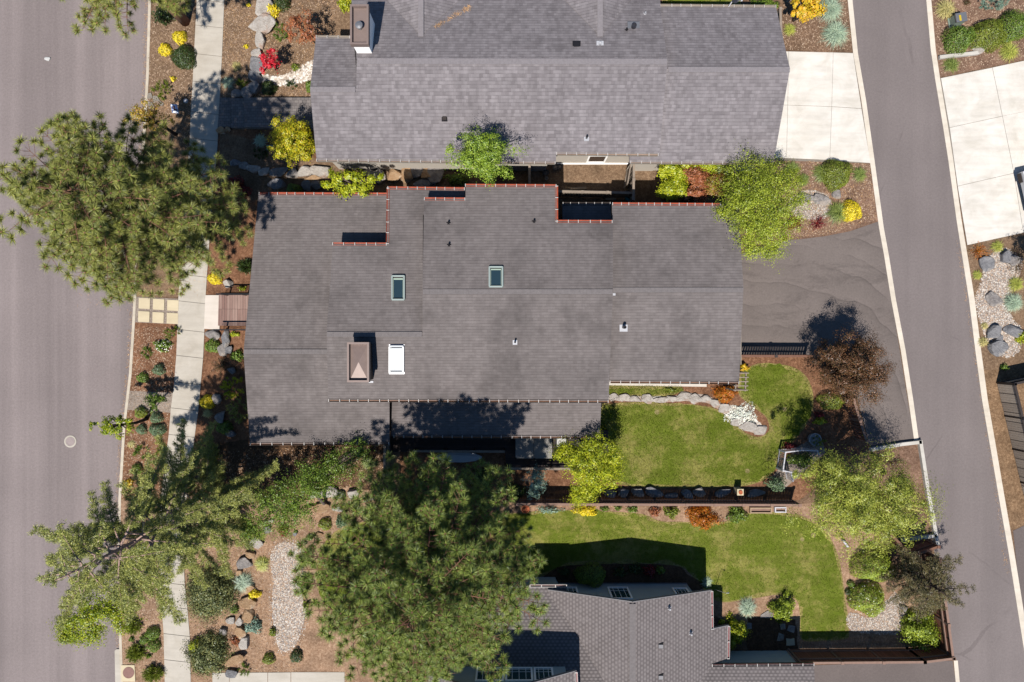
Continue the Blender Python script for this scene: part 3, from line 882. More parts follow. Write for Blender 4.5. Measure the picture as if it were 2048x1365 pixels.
# ------------------------------------------------------------------ roofs and houses
class Plane:
    """roof plane z = a + b*Y (axis 'y') or a + b*X (axis 'x')"""
    def __init__(s, axis, ref_px, z_ref, b):
        s.axis, s.b = axis, b
        k = (682.5 - ref_px) / S if axis == 'y' else (ref_px - 1024) / S
        s.a = z_ref - b * k * (H - z_ref) / H
    def z(s, px, py):
        k = (682.5 - py) / S if s.axis == 'y' else (px - 1024) / S
        return (s.a + s.b * k) / (1 + s.b * k / H)
    def zw(s, x, y): return s.a + s.b * (y if s.axis == 'y' else x)
    def p(s, px, py): return P(px, py, s.z(px, py))

def inset(pts, d):
    n = len(pts); area = sum(pts[i][0] * pts[(i + 1) % n][1] - pts[(i + 1) % n][0] * pts[i][1] for i in range(n))
    sg = 1 if area > 0 else -1; out = []
    for i in range(n):
        p0, p1, p2 = [Vector(pts[(i + k) % n][:2]) for k in (-1, 0, 1)]
        e1 = (p1 - p0).normalized(); e2 = (p2 - p1).normalized()
        n1 = Vector((-e1.y, e1.x)) * sg; n2 = Vector((-e2.y, e2.x)) * sg
        m = n1 + n2; L = m.length_squared
        out.append(p1 + (m * (2 * d / L) if L > 0.2 else n1 * d))
    return out

def roof_section(house, plane, px, mat, fascia, wall_mat, th=0.16, ov=0.35, wall=True, wall_z0=0.0):
    top = [plane.p(x, y) for x, y in px]
    o = MB().prism(top, th, 0, 1).build('roof', [mat, fascia], house)
    if wall:
        w = inset([(p.x, p.y) for p in top], ov)
        MB().prism([(q_.x, q_.y, plane.zw(q_.x, q_.y) - th - .01) for q_ in w], [wall_z0] * len(w), 0, 0, False).build('wall', wall_mat, house)
    return o

def gutter(house, a, b, out, mat, step=0.48, w=0.11, lip='gutter_ochre'):
    """open gutter from a to b (3-D), on the `out` side, with white hanger straps"""
    a, b = Vector(a), Vector(b); d = (b - a); L = d.length; d.normalize(); o = Vector(out).normalized()
    a = a - o * .05; b = b - o * .05
    mb = MB(); dn = Vector((0, 0, -.03))
    q0 = [a + dn, b + dn, b + dn + o * w, a + dn + o * w]
    mb.prism([tuple(p) for p in q0], .06, 0, 0)
    for off, ht in ((w + .006, .05), (-.006, .05)):
        mb.bar(a + o * off + Vector((0, 0, -.02)), b + o * off + Vector((0, 0, -.02)), .012, .13, 1)
    n = max(2, int(L / step)); r = rng_of('g', round(a.x, 2), round(a.y, 2))
    for i in range(n + 1):
        p = a + d * (L * i / n + (r.normal() * .03 if 0 < i < n else 0)) + Vector((0, 0, .05))
        mb.bar(p - o * .015 - Vector((0, 0, .008)), p + o * (w + .012) - Vector((0, 0, .008)), .03, .03, 2)
    return mb.build('gutter', [mat, lip, 'strap_white'], house)

def cap_strip(house, pts, w, mat, name='ridge_cap', up=.02):
    mb = MB()
    for p, q_ in zip(pts[:-1], pts[1:]):
        p, q_ = Vector(p), Vector(q_); L = (q_ - p).length; n = max(1, int(L / .3))
        for i in range(n):
            a = p.lerp(q_, i / n); c = p.lerp(q_, (i + 1) / n)
            mb.bar(a + Vector((0, 0, up)), c + Vector((0, 0, up + .006)), w, .02, 0)
    return mb.build(name, mat, house)

def rvent(house, p, r_, h, kind='pipe', mat='metal_black', flash='metal_black'):
    mb = MB(); p = Vector(p)
    if kind == 'pipe':
        o = MB().lathe(p, [(r_, -.1), (r_, h), (r_ * .7, h), (r_ * .7, h - .05)], 12).build('roof_vent', mat, house)
        MB().box((p.x - r_ * 2.4, p.y - r_ * 2.6, p.z - .06), (p.x + r_ * 2.4, p.y + r_ * 2.2, p.z + .025)).build('flashing', flash, o)
    elif kind == 'box':
        o = MB().box((p.x - r_, p.y - r_ * .8, p.z - .1), (p.x + r_, p.y + r_ * .8, p.z + h)).build('roof_vent', mat, house)
        MB().box((p.x - r_ * 1.35, p.y - r_ * 1.2, p.z - .1), (p.x + r_ * 1.35, p.y + r_ * 1.2, p.z + .03)).build('flashing', flash, o)
    elif kind == 'cross':
        for a in (0.4, 1.6, 2.7, 4.1, 5.3):
            mb.bar(p + Vector((0, 0, .05)), p + Vector((math.cos(a) * r_ * 2.2, math.sin(a) * r_ * 2.2, -.02)), .035, .03)
        o = mb.lathe(p, [(r_, -.1), (r_, h), (r_ * .4, h + .05)], 10).build('roof_vent', mat, house)
    return o

def skylight(house, pl, x0, y0, x1, y1, frame, glass, curb=.14):
    """pixel rectangle on a roof plane"""
    c = [pl.p(x0, y0), pl.p(x1, y0), pl.p(x1, y1), pl.p(x0, y1)]
    up = Vector((0, 0, curb)); g = (c[0] + c[2]) / 2
    sky = MB()
    for i in range(4):
        p, q_ = c[i], c[(i + 1) % 4]
        sky.bar(p + up * .4, q_ + up * .4, .075, curb * 1.3)
    o = sky.build('skylight', frame, house)
    ins = [g + (p - g) * .82 for p in c]
    MB().prism([tuple(p + up * .55) for p in ins], .03).build('pane', glass, o)
    well = MB()
    if glass == 'glass_dark':
        for a, b_ in ((0, 1), (0, 3), (1, 2)):
            p, q_ = ins[a], ins[b_]; sh = (g - (p + q_) / 2) * (.16 if (a, b_) == (0, 1) else .06)
            well.prism([tuple(x + up * .62) for x in (p, q_, q_ + sh, p + sh)], .01)
        well.build('lining', 'skylight_well', o)
    else:
        for a, b_ in ((0, 1), (1, 2), (2, 3), (3, 0)): well.bar(ins[a] + up * .7, ins[b_] + up * .7, .06, .04)
        well.build('lining', 'skylight_white', o)
    fl = [g + (p - g) * 1.14 for p in c]
    MB().prism([tuple(p + Vector((0, 0, .012))) for p in fl], .05).build('flashing', 'ridge_shingle' if glass == 'glass_dark' else 'metal_pale', o)
    return o

def fence(name, label, a, b, h, mat_board, mat_rail, n_posts=4, board_w=.14, gap=.0, thick=.025, cat='fence', post=.1, cap=.05, post_mat=None, px=True, group=None, z0=0):
    A = P(*a) if px else Vector(a); B = P(*b) if px else Vector(b)
    A.z = B.z = z0
    d = (B - A); L = d.length; d.normalize(); n = Vector((-d.y, d.x, 0))
    root = empty(name, A, label, cat, group); up = Vector((0, 0, 1))
    mb = MB(); k = int(L / (board_w + gap)); r = rng_of(name, a)
    for i in range(k):
        p = A + d * ((i + .5) * L / k); hh = h - .06 + r.normal() * .004
        mb.bar(p + up * .04, p + up * hh, thick, board_w - (.006 if gap == 0 else 0), 0, d)
    mb.build('board', mat_board, root)
    rl = MB(); rl.bar(A + up * (h - .02), B + up * (h - .02), .12, .04); rl.build('top_rail', mat_rail, root)
    r2 = MB(); r2.bar(A + up * .35 + n * .045, B + up * .35 + n * .045, .05, .09); r2.bar(A + up * (h * .75) + n * .045, B + up * (h * .75) + n * .045, .05, .09)
    r2.build('rail', mat_rail, root)
    for i in range(n_posts):
        p = A + d * (L * i / max(1, n_posts - 1))
        pb = MB(); pb.box((p.x - post / 2, p.y - post / 2, 0 + z0), (p.x + post / 2, p.y + post / 2, h + z0 + .01))
        pb.box((p.x - post / 2 - .025, p.y - post / 2 - .025, h + z0 + .012), (p.x + post / 2 + .025, p.y + post / 2 + .025, h + z0 + cap))
        pb.build('post', post_mat or mat_rail, root)
    return root

def litter(name, px, n, key, z, L=.14, W=.012, mat='needle_litter', plane=None):
    """fallen needles lying on the ground or on a roof plane"""
    r = rng_of('lit', key); X, Y = sample_poly(px, n, r); n = len(X)
    if plane is not None: k = 1 - z / H; X, Y = X * k, Y * k
    Z = np.full(n, z) if plane is None else np.array([plane.zw(x, y) + .035 for x, y in zip(X, Y)])
    az = r.uniform(0, 6.28, n); d = np.stack([np.cos(az), np.sin(az), r.normal(size=n) * .08], 1)
    v, f = blades(np.stack([X, Y, Z + .006], 1), d, L, W, r, 0); v[:, 2] = np.maximum(v[:, 2], np.repeat(Z, 3) + .002)
    o = np_mesh(name, [(v, f, 0)], [mat])
    return tag(o, kind='stuff')
# ================================================================== CAMERA, SUN, SKY
cam = bpy.data.cameras.new('camera'); cam.lens = 24; cam.sensor_width = 36; cam.clip_end = 2000; cam.clip_start = 0.5
co = bpy.data.objects.new('camera', cam); COL.objects.link(co); co.location = (0, 0, H); SC.camera = co
sun = bpy.data.lights.new('sun', 'SUN'); sun.energy = 4.6; sun.angle = math.radians(0.53); sun.color = (1.0, 0.95, 0.885)
so = bpy.data.objects.new('sun', sun); COL.objects.link(so)
so.rotation_euler = SUNV.to_track_quat('-Z', 'Y').to_euler()
SC.world = bpy.data.worlds.new('World'); SC.world.use_nodes = True
wn = SC.world.node_tree; bg = wn.nodes['Background']
sky = wn.nodes.new('ShaderNodeTexSky'); sky.sky_type = 'NISHITA'; sky.sun_disc = False
tos = -SUNV
sky.sun_elevation = math.asin(tos.z); sky.sun_rotation = math.atan2(tos.x, tos.y)
sky.air_density = 1.0; sky.dust_density = 0.6
sky.ozone_density = 2.5
tint = wn.nodes.new('ShaderNodeMix'); tint.data_type = 'RGBA'; tint.blend_type = 'MULTIPLY'; tint.inputs[0].default_value = 1.0
tint.inputs[7].default_value = (0.72, 1.0, 1.22, 1)
wn.links.new(sky.outputs[0], tint.inputs[6]); wn.links.new(tint.outputs[2], bg.inputs['Color']); bg.inputs['Strength'].default_value = 0.055
vs = SC.view_settings; vs.view_transform = 'Standard'; vs.look = 'None'; vs.gamma = 1.0; vs.use_curve_mapping = False; vs.exposure = 0.92
SC.cycles.max_bounces = 6; SC.cycles.diffuse_bounces = 3; SC.cycles.transparent_max_bounces = 4; SC.cycles.transmission_bounces = 3
SC.cycles.use_denoising = True; SC.cycles.sample_clamp_indirect = 8

# ================================================================== GROUND, ROADS, PATHS
KERB = [(299, -160), (297, 0), (292.6, 150), (290, 200), (278, 400), (269.6, 548), (264.5, 650), (258, 750), (246, 850), (243, 900), (237, 1000), (235, 1100), (237, 1240), (239, 1300), (241, 1365), (246, 1520)]
WL = [(396, -160), (394, 0), (386, 162), (383, 200), (379, 300), (371, 400), (363, 510), (357, 600), (354, 700), (349, 765), (342, 820), (338, 870), (334, 900), (328, 950), (321, 1010), (317, 1080), (316, 1120), (317, 1160), (324, 1215), (328, 1270), (330, 1365), (334, 1520)]
WR = [(453, -160), (449, 0), (445, 100), (440, 200), (435, 300), (425, 400), (418, 500), (411, 600), (408, 700), (402, 770), (396, 830), (386, 900), (378, 960), (372, 1010), (369, 1080), (368, 1120), (369, 1160), (375, 1215), (380, 1270), (382, 1365), (386, 1520)]
g = MB().poly([(-300, -300, -.16), (300, -300, -.16), (300, 300, -.16), (-300, 300, -.16)]).build('ground', 'far_soil'); tag(g, kind='structure')
sheet('street', [(-700, -160), (299, -160)] + KERB[1:] + [(-700, 1520)], -.115, 'street_asphalt')
yard = KERB + [(2900, 1520), (2900, -160)]
sheet('yard', yard, 0.0, 'yard_soil')
KR = [(x + 5.4, y) for x, y in KERB]
slab('kerb', KERB + KR[::-1], .02, .18, 'kerb_concrete')
def on(line, y):
    for (x0, y0), (x1, y1) in zip(line[:-1], line[1:]):
        if y0 <= y <= y1: return x0 + (x1 - x0) * (y - y0) / (y1 - y0)
# sidewalk: one joined slab per panel inside a single sheet of concrete
joints = [-110, -55, 0, 51, 108, 163, 224, 277, 331, 386, 440, 494, 549, 602, 659, 711, 764, 816, 869, 921, 973, 1025, 1077, 1122, 1164, 1212, 1267, 1319, 1371, 1424, 1480]
mb = MB()
for y0, y1 in zip(joints[:-1], joints[1:]):
    l0, l1 = on(WL, y0 + .6), on(WL, y1 - .6); r0, r1 = on(WR, y0 + 6), on(WR, min(y1 + 6, 1519))
    pts = [P(l0, y0 + .5), P(r0, y0 + 6.5), P(r1, y1 + 5.5), P(l1, y1 - .5)]
    mb.prism([(p.x, p.y, .035) for p in pts], .05, bottom=False)
tag(mb.build('sidewalk', 'sidewalk_concrete'), kind='structure')
sheet('sidewalk_joint', WL + WR[::-1], .010, 'joint_dark')

# planting beds (soils differ between the plots)
sheet('mulch_bed', [(x + 5, y) for x, y in KERB if y <= 548] + [(274, 594)] + [(357, 594)] + [(x, y) for x, y in WL if y <= 510][::-1], .005, 'dry_mulch')
sheet('mulch_bed', [(272, 597)] + [(x + 5, y) for x, y in KERB if 650 <= y <= 1000] + [(322, 1000)] + [(x, y) for x, y in WL if 600 <= y <= 950][::-1], .006, 'red_mulch')
sheet('mulch_bed', [(x + 5, y) for x, y in KERB if 1000 <= y] + [(x, y) for x, y in WL if y >= 1010][::-1], .007, 'tan_mulch', .0)
sheet('mulch_bed', [(440, 210), (425, 400), (418, 500), (411, 600), (402, 770), (386, 900), (378, 960), (560, 960), (560, 380), (640, 330), (640, 262), (440, 260)], .004, 'red_mulch')
sheet('mulch_bed', [(378, 955), (368, 1120), (375, 1215), (382, 1365), (384, 1480), (800, 1480), (800, 880), (560, 880), (500, 905)], .006, 'tan_mulch')
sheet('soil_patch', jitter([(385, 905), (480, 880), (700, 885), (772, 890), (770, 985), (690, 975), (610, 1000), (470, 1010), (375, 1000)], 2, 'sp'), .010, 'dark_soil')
sheet('mulch_bed', [(449, -160), (440, 200), (630, 200), (720, 60), (720, -160)], .005, 'dry_mulch')
sheet('soil_strip', [(440, 262), (640, 320), (1115, 326), (1325, 322), (1560, 318), (1560, 420), (1320, 420), (440, 400)], .006, 'dry_mulch')
sheet('mulch_bed', [(1545, 316), (1744, 326), (1757, 444), (1700, 464), (1650, 474), (1600, 479), (1560, 482), (1470, 500), (1470, 316)], .008, 'grey_brown_mulch')
sheet('mulch_bed', [(1555, -40), (1697, -40), (1712, 106), (1560, 106)], .006, 'yard_soil')
sheet('mulch_bed', [(1858, -40), (1866, 60), (1878, 155), (2048, 120), (2300, 60), (2300, -160), (1858, -160)], .006, 'grey_brown_mulch')
sheet('mulch_bed', [(1931, 490), (2048, 464), (2300, 420), (2300, 800), (1968, 800)], .006, 'dry_mulch')
sheet('soil_strip', [(1962, 740), (2060, 740), (2060, 1046), (2026, 1060), (2012, 1058), (1992, 900)], .009, 'orange_litter')
sheet('mulch_bed', jitter([(1200, 770), (1480, 765), (1485, 715), (1640, 712), (1700, 800), (1745, 890), (1600, 1000), (1200, 1005), (780, 1000), (780, 890), (1195, 880)], .5, 'mb9'), .005, 'red_mulch')
sheet('mulch_bed', [(1000, 1005), (1600, 1008), (1700, 1000), (1860, 1100), (1905, 1320), (1590, 1320), (1400, 1215), (1050, 1180)], .007, 'tan_mulch')
sheet('mulch_bed', [(1740, 900), (1838, 884), (1870, 1060), (1780, 1090), (1640, 980)], .009, 'grey_brown_mulch')

# alley
AL = [(1686, -160), (1695, 0), (1706, 107), (1722, 200), (1739, 320), (1757.5, 460), (1767.6, 500 + 40), (1782, 600), (1801, 700), (1816.5, 800), (1828, 882), (1845, 970), (1868, 1100), (1890, 1210), (1907, 1321), (1911, 1365), (1925, 1520)]
AL[5] = (1757.5, 455); AL[6] = (1767.6, 510)
AR = [(1842, -160), (1852, 0), (1861, 100), (1870, 160), (1885, 250), (1896, 320), (1912.5, 440), (1937.5, 600), (1950, 700), (1963.5, 800), (1981, 900), (1998, 1000), (2015.7, 1100), (2031.7, 1200), (2046, 1290), (2058, 1365), (2084, 1520)]
sheet('alley', AL + AR[::-1], .004, 'alley_asphalt')
sheet('driveway', [(1440, 515), (1484, 508), (1560, 481), (1600, 479), (1650, 473), (1700, 463), (1758, 443), (1783, 600), (1828, 880), (1800, 886), (1740, 897), (1726, 840), (1712, 790), (1650, 713), (1440, 713)], .012, 'drive_asphalt')
sheet('driveway', [(1590, 1332), (1905, 1322), (1912, 1370), (1925, 1500), (1560, 1500)], .013, 'low_drive_asphalt')
sheet('driveway', [(2026, 1062), (2060, 1046), (2500, 960), (2500, 1300), (2050, 1290)], .010, 'low_drive_asphalt')
slab('kerb', AL[:11] + [(x + 9.5, y) for x, y in AL[:11]][::-1], .022, .05, 'ribbon_concrete')
slab('kerb', AL[14:] + [(x + 8, y) for x, y in AL[14:]][::-1], .022, .05, 'ribbon_concrete')
slab('kerb', AR + [(x + (11.5 if y > 440 else 10), y) for x, y in AR][::-1], .024, .05, 'ribbon_concrete')

def panels(name, grid, z, mat, gap=.35):
    """grid of pixel points -> concrete panels with open joints"""
    mb = MB()
    for r0, r1 in zip(grid[:-1], grid[1:]):
        for i in range(len(r0) - 1):
            q_ = [r0[i], r0[i + 1], r1[i + 1], r1[i]]
            cx = sum(p[0] for p in q_) / 4; cy = sum(p[1] for p in q_) / 4
            pts = []
            for x, y in q_:
                d = math.dist((x, y), (cx, cy)); k = 1 - gap / d * 1.4
                p = P(cx + (x - cx) * k, cy + (y - cy) * k); pts.append((p.x, p.y, z))
            mb.prism(pts, .05, bottom=False)
    return tag(mb.build(name, mat), kind='structure')
sheet('driveway_joint', [(1500, 103), (1706, 106), (1741, 327), (1500, 320)], .014, 'joint_dark')
panels('driveway', [[(1500, 102), (1577, 103.5), (1666, 105.5), (1705.5, 107)], [(1500, 210), (1575, 211), (1663, 214), (1722.5, 218)], [(1500, 319), (1572.5, 317), (1659, 321), (1740.5, 327)]], .030, 'drive_concrete')
sheet('driveway_joint', [(1880, 157), (2048, 122), (2300, 66), (2300, 420), (2048, 466), (1934, 491)], .014, 'joint_dark')
panels('driveway', [[(1881, 157), (1984, 136), (2300, 68)], [(1898.5, 256), (2004, 233), (2300, 172)], [(1914.5, 373), (2027, 347), (2300, 290)], [(1934, 491), (2046, 466), (2300, 412)]], .030, 'drive_concrete')

# steps and path to the upper house
slab('path', [(493, 200), (630, 200), (630, 262), (493, 258)], .34, .4, 'grey_paver')
slab('step', [(465, 199), (492.6, 199), (492.6, 258), (465, 257.5)], .22, .3, 'grey_paver')
slab('step', [(441, 197), (464.6, 197), (464.6, 256), (437, 256)], .10, .2, 'grey_paver')
# small street-side pavers
for i, (x0, y0) in enumerate([(278, 596), (306.5, 598), (335, 600), (277, 622.5), (305.5, 624.5), (334, 626)]):
    o = slab('paver', [(x0 + .4, y0), (x0 + 23, y0 + 1.2), (x0 + 22.4, y0 + 22.6), (x0, y0 + 21.4)], .045, .05, 'tan_paver', kind=None)
    o.location.x += 0
    tag(o, 'square tan stepping paver in the gravel between street kerb and sidewalk', 'paver', 'tan stepping pavers by the street')
sheet('gravel_strip', [(271, 594), (358, 598), (356, 649), (268, 645)], .012, 'pea_gravel')
sheet('gravel_strip', [(258, 782), (347, 786), (342, 826), (253, 820)], .013, 'pea_gravel')
slab('path', [(411.5, 591), (441, 591), (439.5, 660), (408.5, 658)], .045, .06, 'pad_concrete')
# bottom path slabs
panels('path', [[(425, 1345), (459, 1345), (536, 1344.5), (582, 1344), (690, 1344)], [(425, 1420), (459, 1420), (536, 1420), (582, 1420), (690, 1420)]], .03, 'sidewalk_concrete', .6)
# concrete strip by the wall
slab('path', [(1218, 762), (1413, 764), (1413, 774), (1218, 771)], .03, .05, 'wall_cream')

# lawns
L_MAIN = smooth([(1200, 818), (1222, 808), (1260, 805), (1330, 806), (1400, 811), (1440, 822), (1468, 848), (1496, 869), (1520, 874), (1537, 862), (1534, 838), (1508, 815), (1482, 795), (1476, 772), (1484, 745), (1515, 728), (1560, 729), (1600, 742), (1622, 772), (1626, 815), (1612, 850), (1588, 882), (1562, 908), (1552, 938), (1528, 960), (1480, 973), (1380, 976), (1290, 974), (1245, 970), (1225, 955), (1195, 920)], 4)
L_UP = [(1216, 770), (1362, 771), (1368, 782), (1350, 789), (1300, 796), (1262, 792), (1216, 793)]
L_LOW = smooth([(632, 1140), (645, 1095), (670, 1065), (720, 1045), (850, 1030), (1035, 1026), (1110, 1019), (1250, 1025), (1290, 1030), (1318, 1042), (1360, 1044), (1450, 1043), (1490, 1026), (1580, 1027), (1622, 1042), (1660, 1076), (1678, 1120), (1688, 1180), (1697, 1255), (1692, 1277), (1640, 1282), (1602, 1278), (1600, 1232), (1592, 1200), (1560, 1190), (1520, 1195), (1480, 1201), (1440, 1204), (1412, 1186), (1385, 1152), (1350, 1131), (1250, 1128), (1140, 1131), (1090, 1150), (1040, 1170), (900, 1210), (700, 1230), (645, 1200)], 4)
L_TOP = [(1325, -60), (1500, -60), (1480, 14), (1325, 14)]
def lawn(px, key, n):
    sheet('lawn', px, .014, 'dry_grass', 1.0)
    inner = inset([(x, y) for x, y in px], 4.5)
    r = rng_of('lw', key); inn = [(p[0] + r.normal() * 2.6, p[1] + r.normal() * 2.6) for p in inner]
    sheet('lawn', smooth(inn, 2), .018, 'lawn_grass', 1.4)
    grass(px, n, key, .014, .055)
lawn(L_MAIN, 'a', 34000); lawn(L_UP, 'b', 3000); lawn(L_LOW, 'c', 42000); lawn(L_TOP, 'd', 3000)

# gravel beds
CREEK = smooth([(560, 1092), (592, 1095), (602, 1130), (598, 1180), (606, 1225), (598, 1260), (585, 1290), (566, 1298), (556, 1270), (549, 1215), (552, 1160), (546, 1120)], 4)
sheet('gravel_bed', CREEK, .018, 'pea_gravel', 2.8); pebbles('gravel', inset(CREEK, -5), 7500, .018, .055, 'pebble_mix', .02)
pebbles('gravel', inset(CREEK, -13), 1500, .015, .04, 'pebble_mix', .008)
RC = smooth([(1975, 522), (2010, 500), (2040, 525), (2030, 560), (2012, 600), (2022, 640), (2040, 660), (2035, 700), (2010, 712), (1982, 690), (1962, 640), (1954, 600), (1966, 560)], 4)
sheet('gravel_bed', RC, .018, 'pea_gravel', 2.5); pebbles('gravel', inset(RC, -4), 7000, .018, .05, 'pebble_mix', .02)
PB = smooth([(520, 150), (560, 152), (592, 140), (622, 122), (640, 118), (640, 150), (610, 164), (570, 172), (525, 166)], 3)
sheet('gravel_bed', PB, .016, 'pea_gravel', .6); pebbles('gravel', PB, 700, .04, .095, 'pebble_white', .02)
FR = smooth([(1580, 398), (1610, 380), (1650, 388), (1662, 405), (1660, 432), (1630, 440), (1598, 436), (1580, 420)], 3)
sheet('gravel_bed', FR, .016, 'pea_gravel', .8); pebbles('gravel', FR, 1400, .018, .045, 'pebble_mix', .02)
BG = smooth([(1702, 1230), (1745, 1240), (1790, 1190), (1808, 1220), (1800, 1262), (1740, 1262), (1702, 1255)], 3)
sheet('gravel_bed', BG, .016, 'pea_gravel', 2.2); pebbles('gravel', inset(BG, -5), 3200, .02, .045, 'pebble_mix', .02)
sheet('gravel_path', jitter([(1600, 890), (1640, 870), (1650, 905), (1590, 960), (1560, 985), (1540, 962), (1562, 930)], 1, 'gp'), .018, 'pea_gravel')
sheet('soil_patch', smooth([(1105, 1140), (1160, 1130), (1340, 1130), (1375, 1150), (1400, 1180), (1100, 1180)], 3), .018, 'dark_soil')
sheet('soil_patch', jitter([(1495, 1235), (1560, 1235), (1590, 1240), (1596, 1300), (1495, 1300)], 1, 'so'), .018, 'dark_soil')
# loose bark and needles that catch the light over the mulch
pebbles('mulch_chip', [(385, 905), (370, 1120), (384, 1345), (600, 1345), (640, 1100), (760, 1000), (770, 890)], 9000, .015, .045, 'bark_chip', .008)
pebbles('mulch_chip', [(246, 1020), (320, 1010), (322, 1200), (330, 1345), (246, 1345)], 3200, .015, .045, 'bark_chip', .009)
pebbles('mulch_chip', [(272, 655), (350, 655), (345, 780), (320, 1000), (240, 1000), (258, 780)], 3200, .015, .04, 'bark_chip', .008)
pebbles('mulch_chip', [(449, 0), (440, 195), (620, 195), (630, 80), (700, 0)], 4500, .015, .04, 'bark_chip', .008)
pebbles('mulch_chip', [(305, 0), (392, 0), (378, 300), (290, 200)], 2400, .015, .04, 'bark_chip', .008)
pebbles('mulch_chip', [(1545, 320), (1740, 328), (1752, 440), (1650, 470), (1560, 478)], 3000, .015, .045, 'bark_chip', .010)
pebbles('mulch_chip', [(1865, 0), (2048, 0), (2048, 115), (1880, 150)], 2600, .015, .045, 'bark_chip', .009)
pebbles('mulch_chip', [(1565, 0), (1692, 0), (1704, 100), (1565, 100)], 1800, .015, .045, 'bark_chip', .009)

sheet('stone_edging', jitter([(1216, 788), (1260, 792), (1300, 793), (1350, 792), (1380, 786), (1412, 790), (1445, 806), (1470, 818), (1500, 832), (1522, 848), (1530, 862), (1516, 870), (1490, 860), (1462, 840), (1440, 820), (1410, 805), (1370, 802), (1330, 806), (1290, 804), (1250, 803), (1216, 800)], .8, 'se'), .020, 'rock_pale')
pebbles('gravel', [(1440, 808), (1470, 812), (1505, 830), (1528, 855), (1516, 868), (1470, 845), (1440, 822)], 700, .03, .06, 'pebble_white', .02)
# fallen needles: along the kerb, under the pines, in the roof valley
KL = [(x - 9, y) for x, y in KERB] + [(x + 1, y) for x, y in KERB][::-1]
litter('needle_litter', KL, 5200, 'kerb', -.108)
litter('needle_litter', [(290, 190), (385, 190), (360, 590), (268, 590)], 2600, 'strip', .012)
litter('needle_litter', [(379, 230), (440, 230), (413, 590), (360, 590)], 300, 'walk', .038)
litter('needle_litter', [(150, 420), (275, 420), (268, 620), (150, 620)], 260, 'road', -.112)
litter('needle_litter', [(385, 900), (770, 890), (760, 1000), (640, 1100), (600, 1345), (384, 1345)], 5200, 'garden', .016)
litter('needle_litter', [(1912, 480), (1918, 480), (1998, 1000), (2020, 1150), (2012, 1150), (1980, 930)], 1600, 'alley', .008)
litter('needle_litter', [(1545, 320), (1740, 328), (1752, 440), (1650, 470), (1560, 478)], 2400, 'island', .014)
litter('needle_litter', [(449, 0), (440, 195), (620, 195), (630, 80), (700, 0)], 2400, 'frontyard', .014)
# ================================================================== MAIN HOUSE (middle)
hm = empty('house', (0, 0, 0), 'long low house in the middle with brown-grey shingle roof in stepped sections and three skylights', 'house')
SM = 0.2
As = Plane('y', 888, 2.75, .18); zA = As.z(0, 704); An = Plane('y', 704, zA, -.17)
Cs = Plane('y', 803, 4.0, SM); zC = Cs.z(0, 582); Cn = Plane('y', 582, zC, -SM)
zB = Cs.z(0, 668); Bn = Plane('y', 668, zB, -SM)
Ds = Plane('y', 765, 3.4, SM); zD = Ds.z(0, 578.5); Dn = Plane('y', 578.5, zD, -SM)
Ep = Plane('y', 875, 2.5, .10); Np = Plane('y', 408, 2.15, -.10)
RS = lambda pl, px, **k: roof_section(hm, pl, px, 'shingle_main', 'fascia_brown', 'wall_brown', **k)
RS(As, [(487, 704), (657, 704), (657, 790), (779, 790), (779, 888), (500, 888)])
RS(An, [(487, 704), (700, 704), (780, 600), (780, 389), (517, 388)])
RS(Cs, [(653, 668), (845, 668), (845, 582), (1226, 582), (1217, 803), (657, 801)])
RS(Bn, [(653, 668), (845, 668), (846, 430), (928, 430), (930, 378), (776, 376), (774, 488), (666, 488)])
RS(Cn, [(845, 582), (1226, 582), (1226, 443), (1113, 443), (1113, 372), (931, 371), (931, 398), (848, 398)])
RS(Ds, [(1224, 578.5), (1487, 578.5), (1478, 766), (1219, 764)])
RS(Dn, [(1224, 578.5), (1487, 578.5), (1477, 410), (1224, 408)])
RS(Ep, [(783, 790), (1203, 790), (1200, 875), (783, 873)], wall=False)
RS(Np, [(1125, 408), (1221, 408), (1223, 452), (1125, 452)], ov=.12)
for x in (800, 1000, 1190):
    p = Ep.p(x, 868); MB().box((p.x - .06, p.y - .06, 0), (p.x + .06, p.y + .06, p.z - .16)).build('post', 'fascia_brown', hm)
up = Vector((0, 1, 0)); dn = Vector((0, -1, 0)); lf = Vector((-1, 0, 0)); rt = Vector((1, 0, 0))
GR, GO = 'gutter_rust', 'gutter_ochre'
gutter(hm, An.p(519, 388), An.p(774, 389), up, GR, .46, lip=GR)
gutter(hm, Bn.p(776, 376.5), Bn.p(929, 378.5), up, GR, .46, lip=GR)
gutter(hm, Bn.p(666, 488.5), Bn.p(773, 489), up, GR, .46, lip=GR)
gutter(hm, Bn.p(775.5, 488), Bn.p(776.5, 377), lf, GR, .5, lip=GR)
gutter(hm, Cn.p(849, 398.5), Cn.p(930, 399), up, GR, .46, lip=GR)
gutter(hm, Cn.p(931, 371.5), Cn.p(1112, 372.5), up, GR, .46, lip=GR)
gutter(hm, Cn.p(1113, 373), Cn.p(1113, 443), rt, GR, .46, lip=GR)
gutter(hm, Cn.p(1114, 443.5), Cn.p(1224, 444), up, GR, .46, lip=GR)
gutter(hm, Np.p(1126, 408), Np.p(1220, 408), up, 'metal_dark_brown', .38, lip='metal_dark_brown')
gutter(hm, Dn.p(1225, 408.5), Dn.p(1440, 410), up, GR, .4, lip=GR)
gutter(hm, As.p(501, 888), As.p(778, 887), dn, GO, .5, lip='fascia_brown')
gutter(hm, Cs.p(658, 801), Cs.p(1216, 803), dn, GO, .48, lip='fascia_brown')
gutter(hm, Ds.p(1220, 764), Ds.p(1477, 766), dn, GO, .48, lip='fascia_brown')
gutter(hm, Ep.p(788, 873), Ep.p(1199, 875), dn, GO, .48, lip='fascia_brown')
cap_strip(hm, [An.p(488, 704), An.p(655, 704)], .24, 'ridge_shingle')
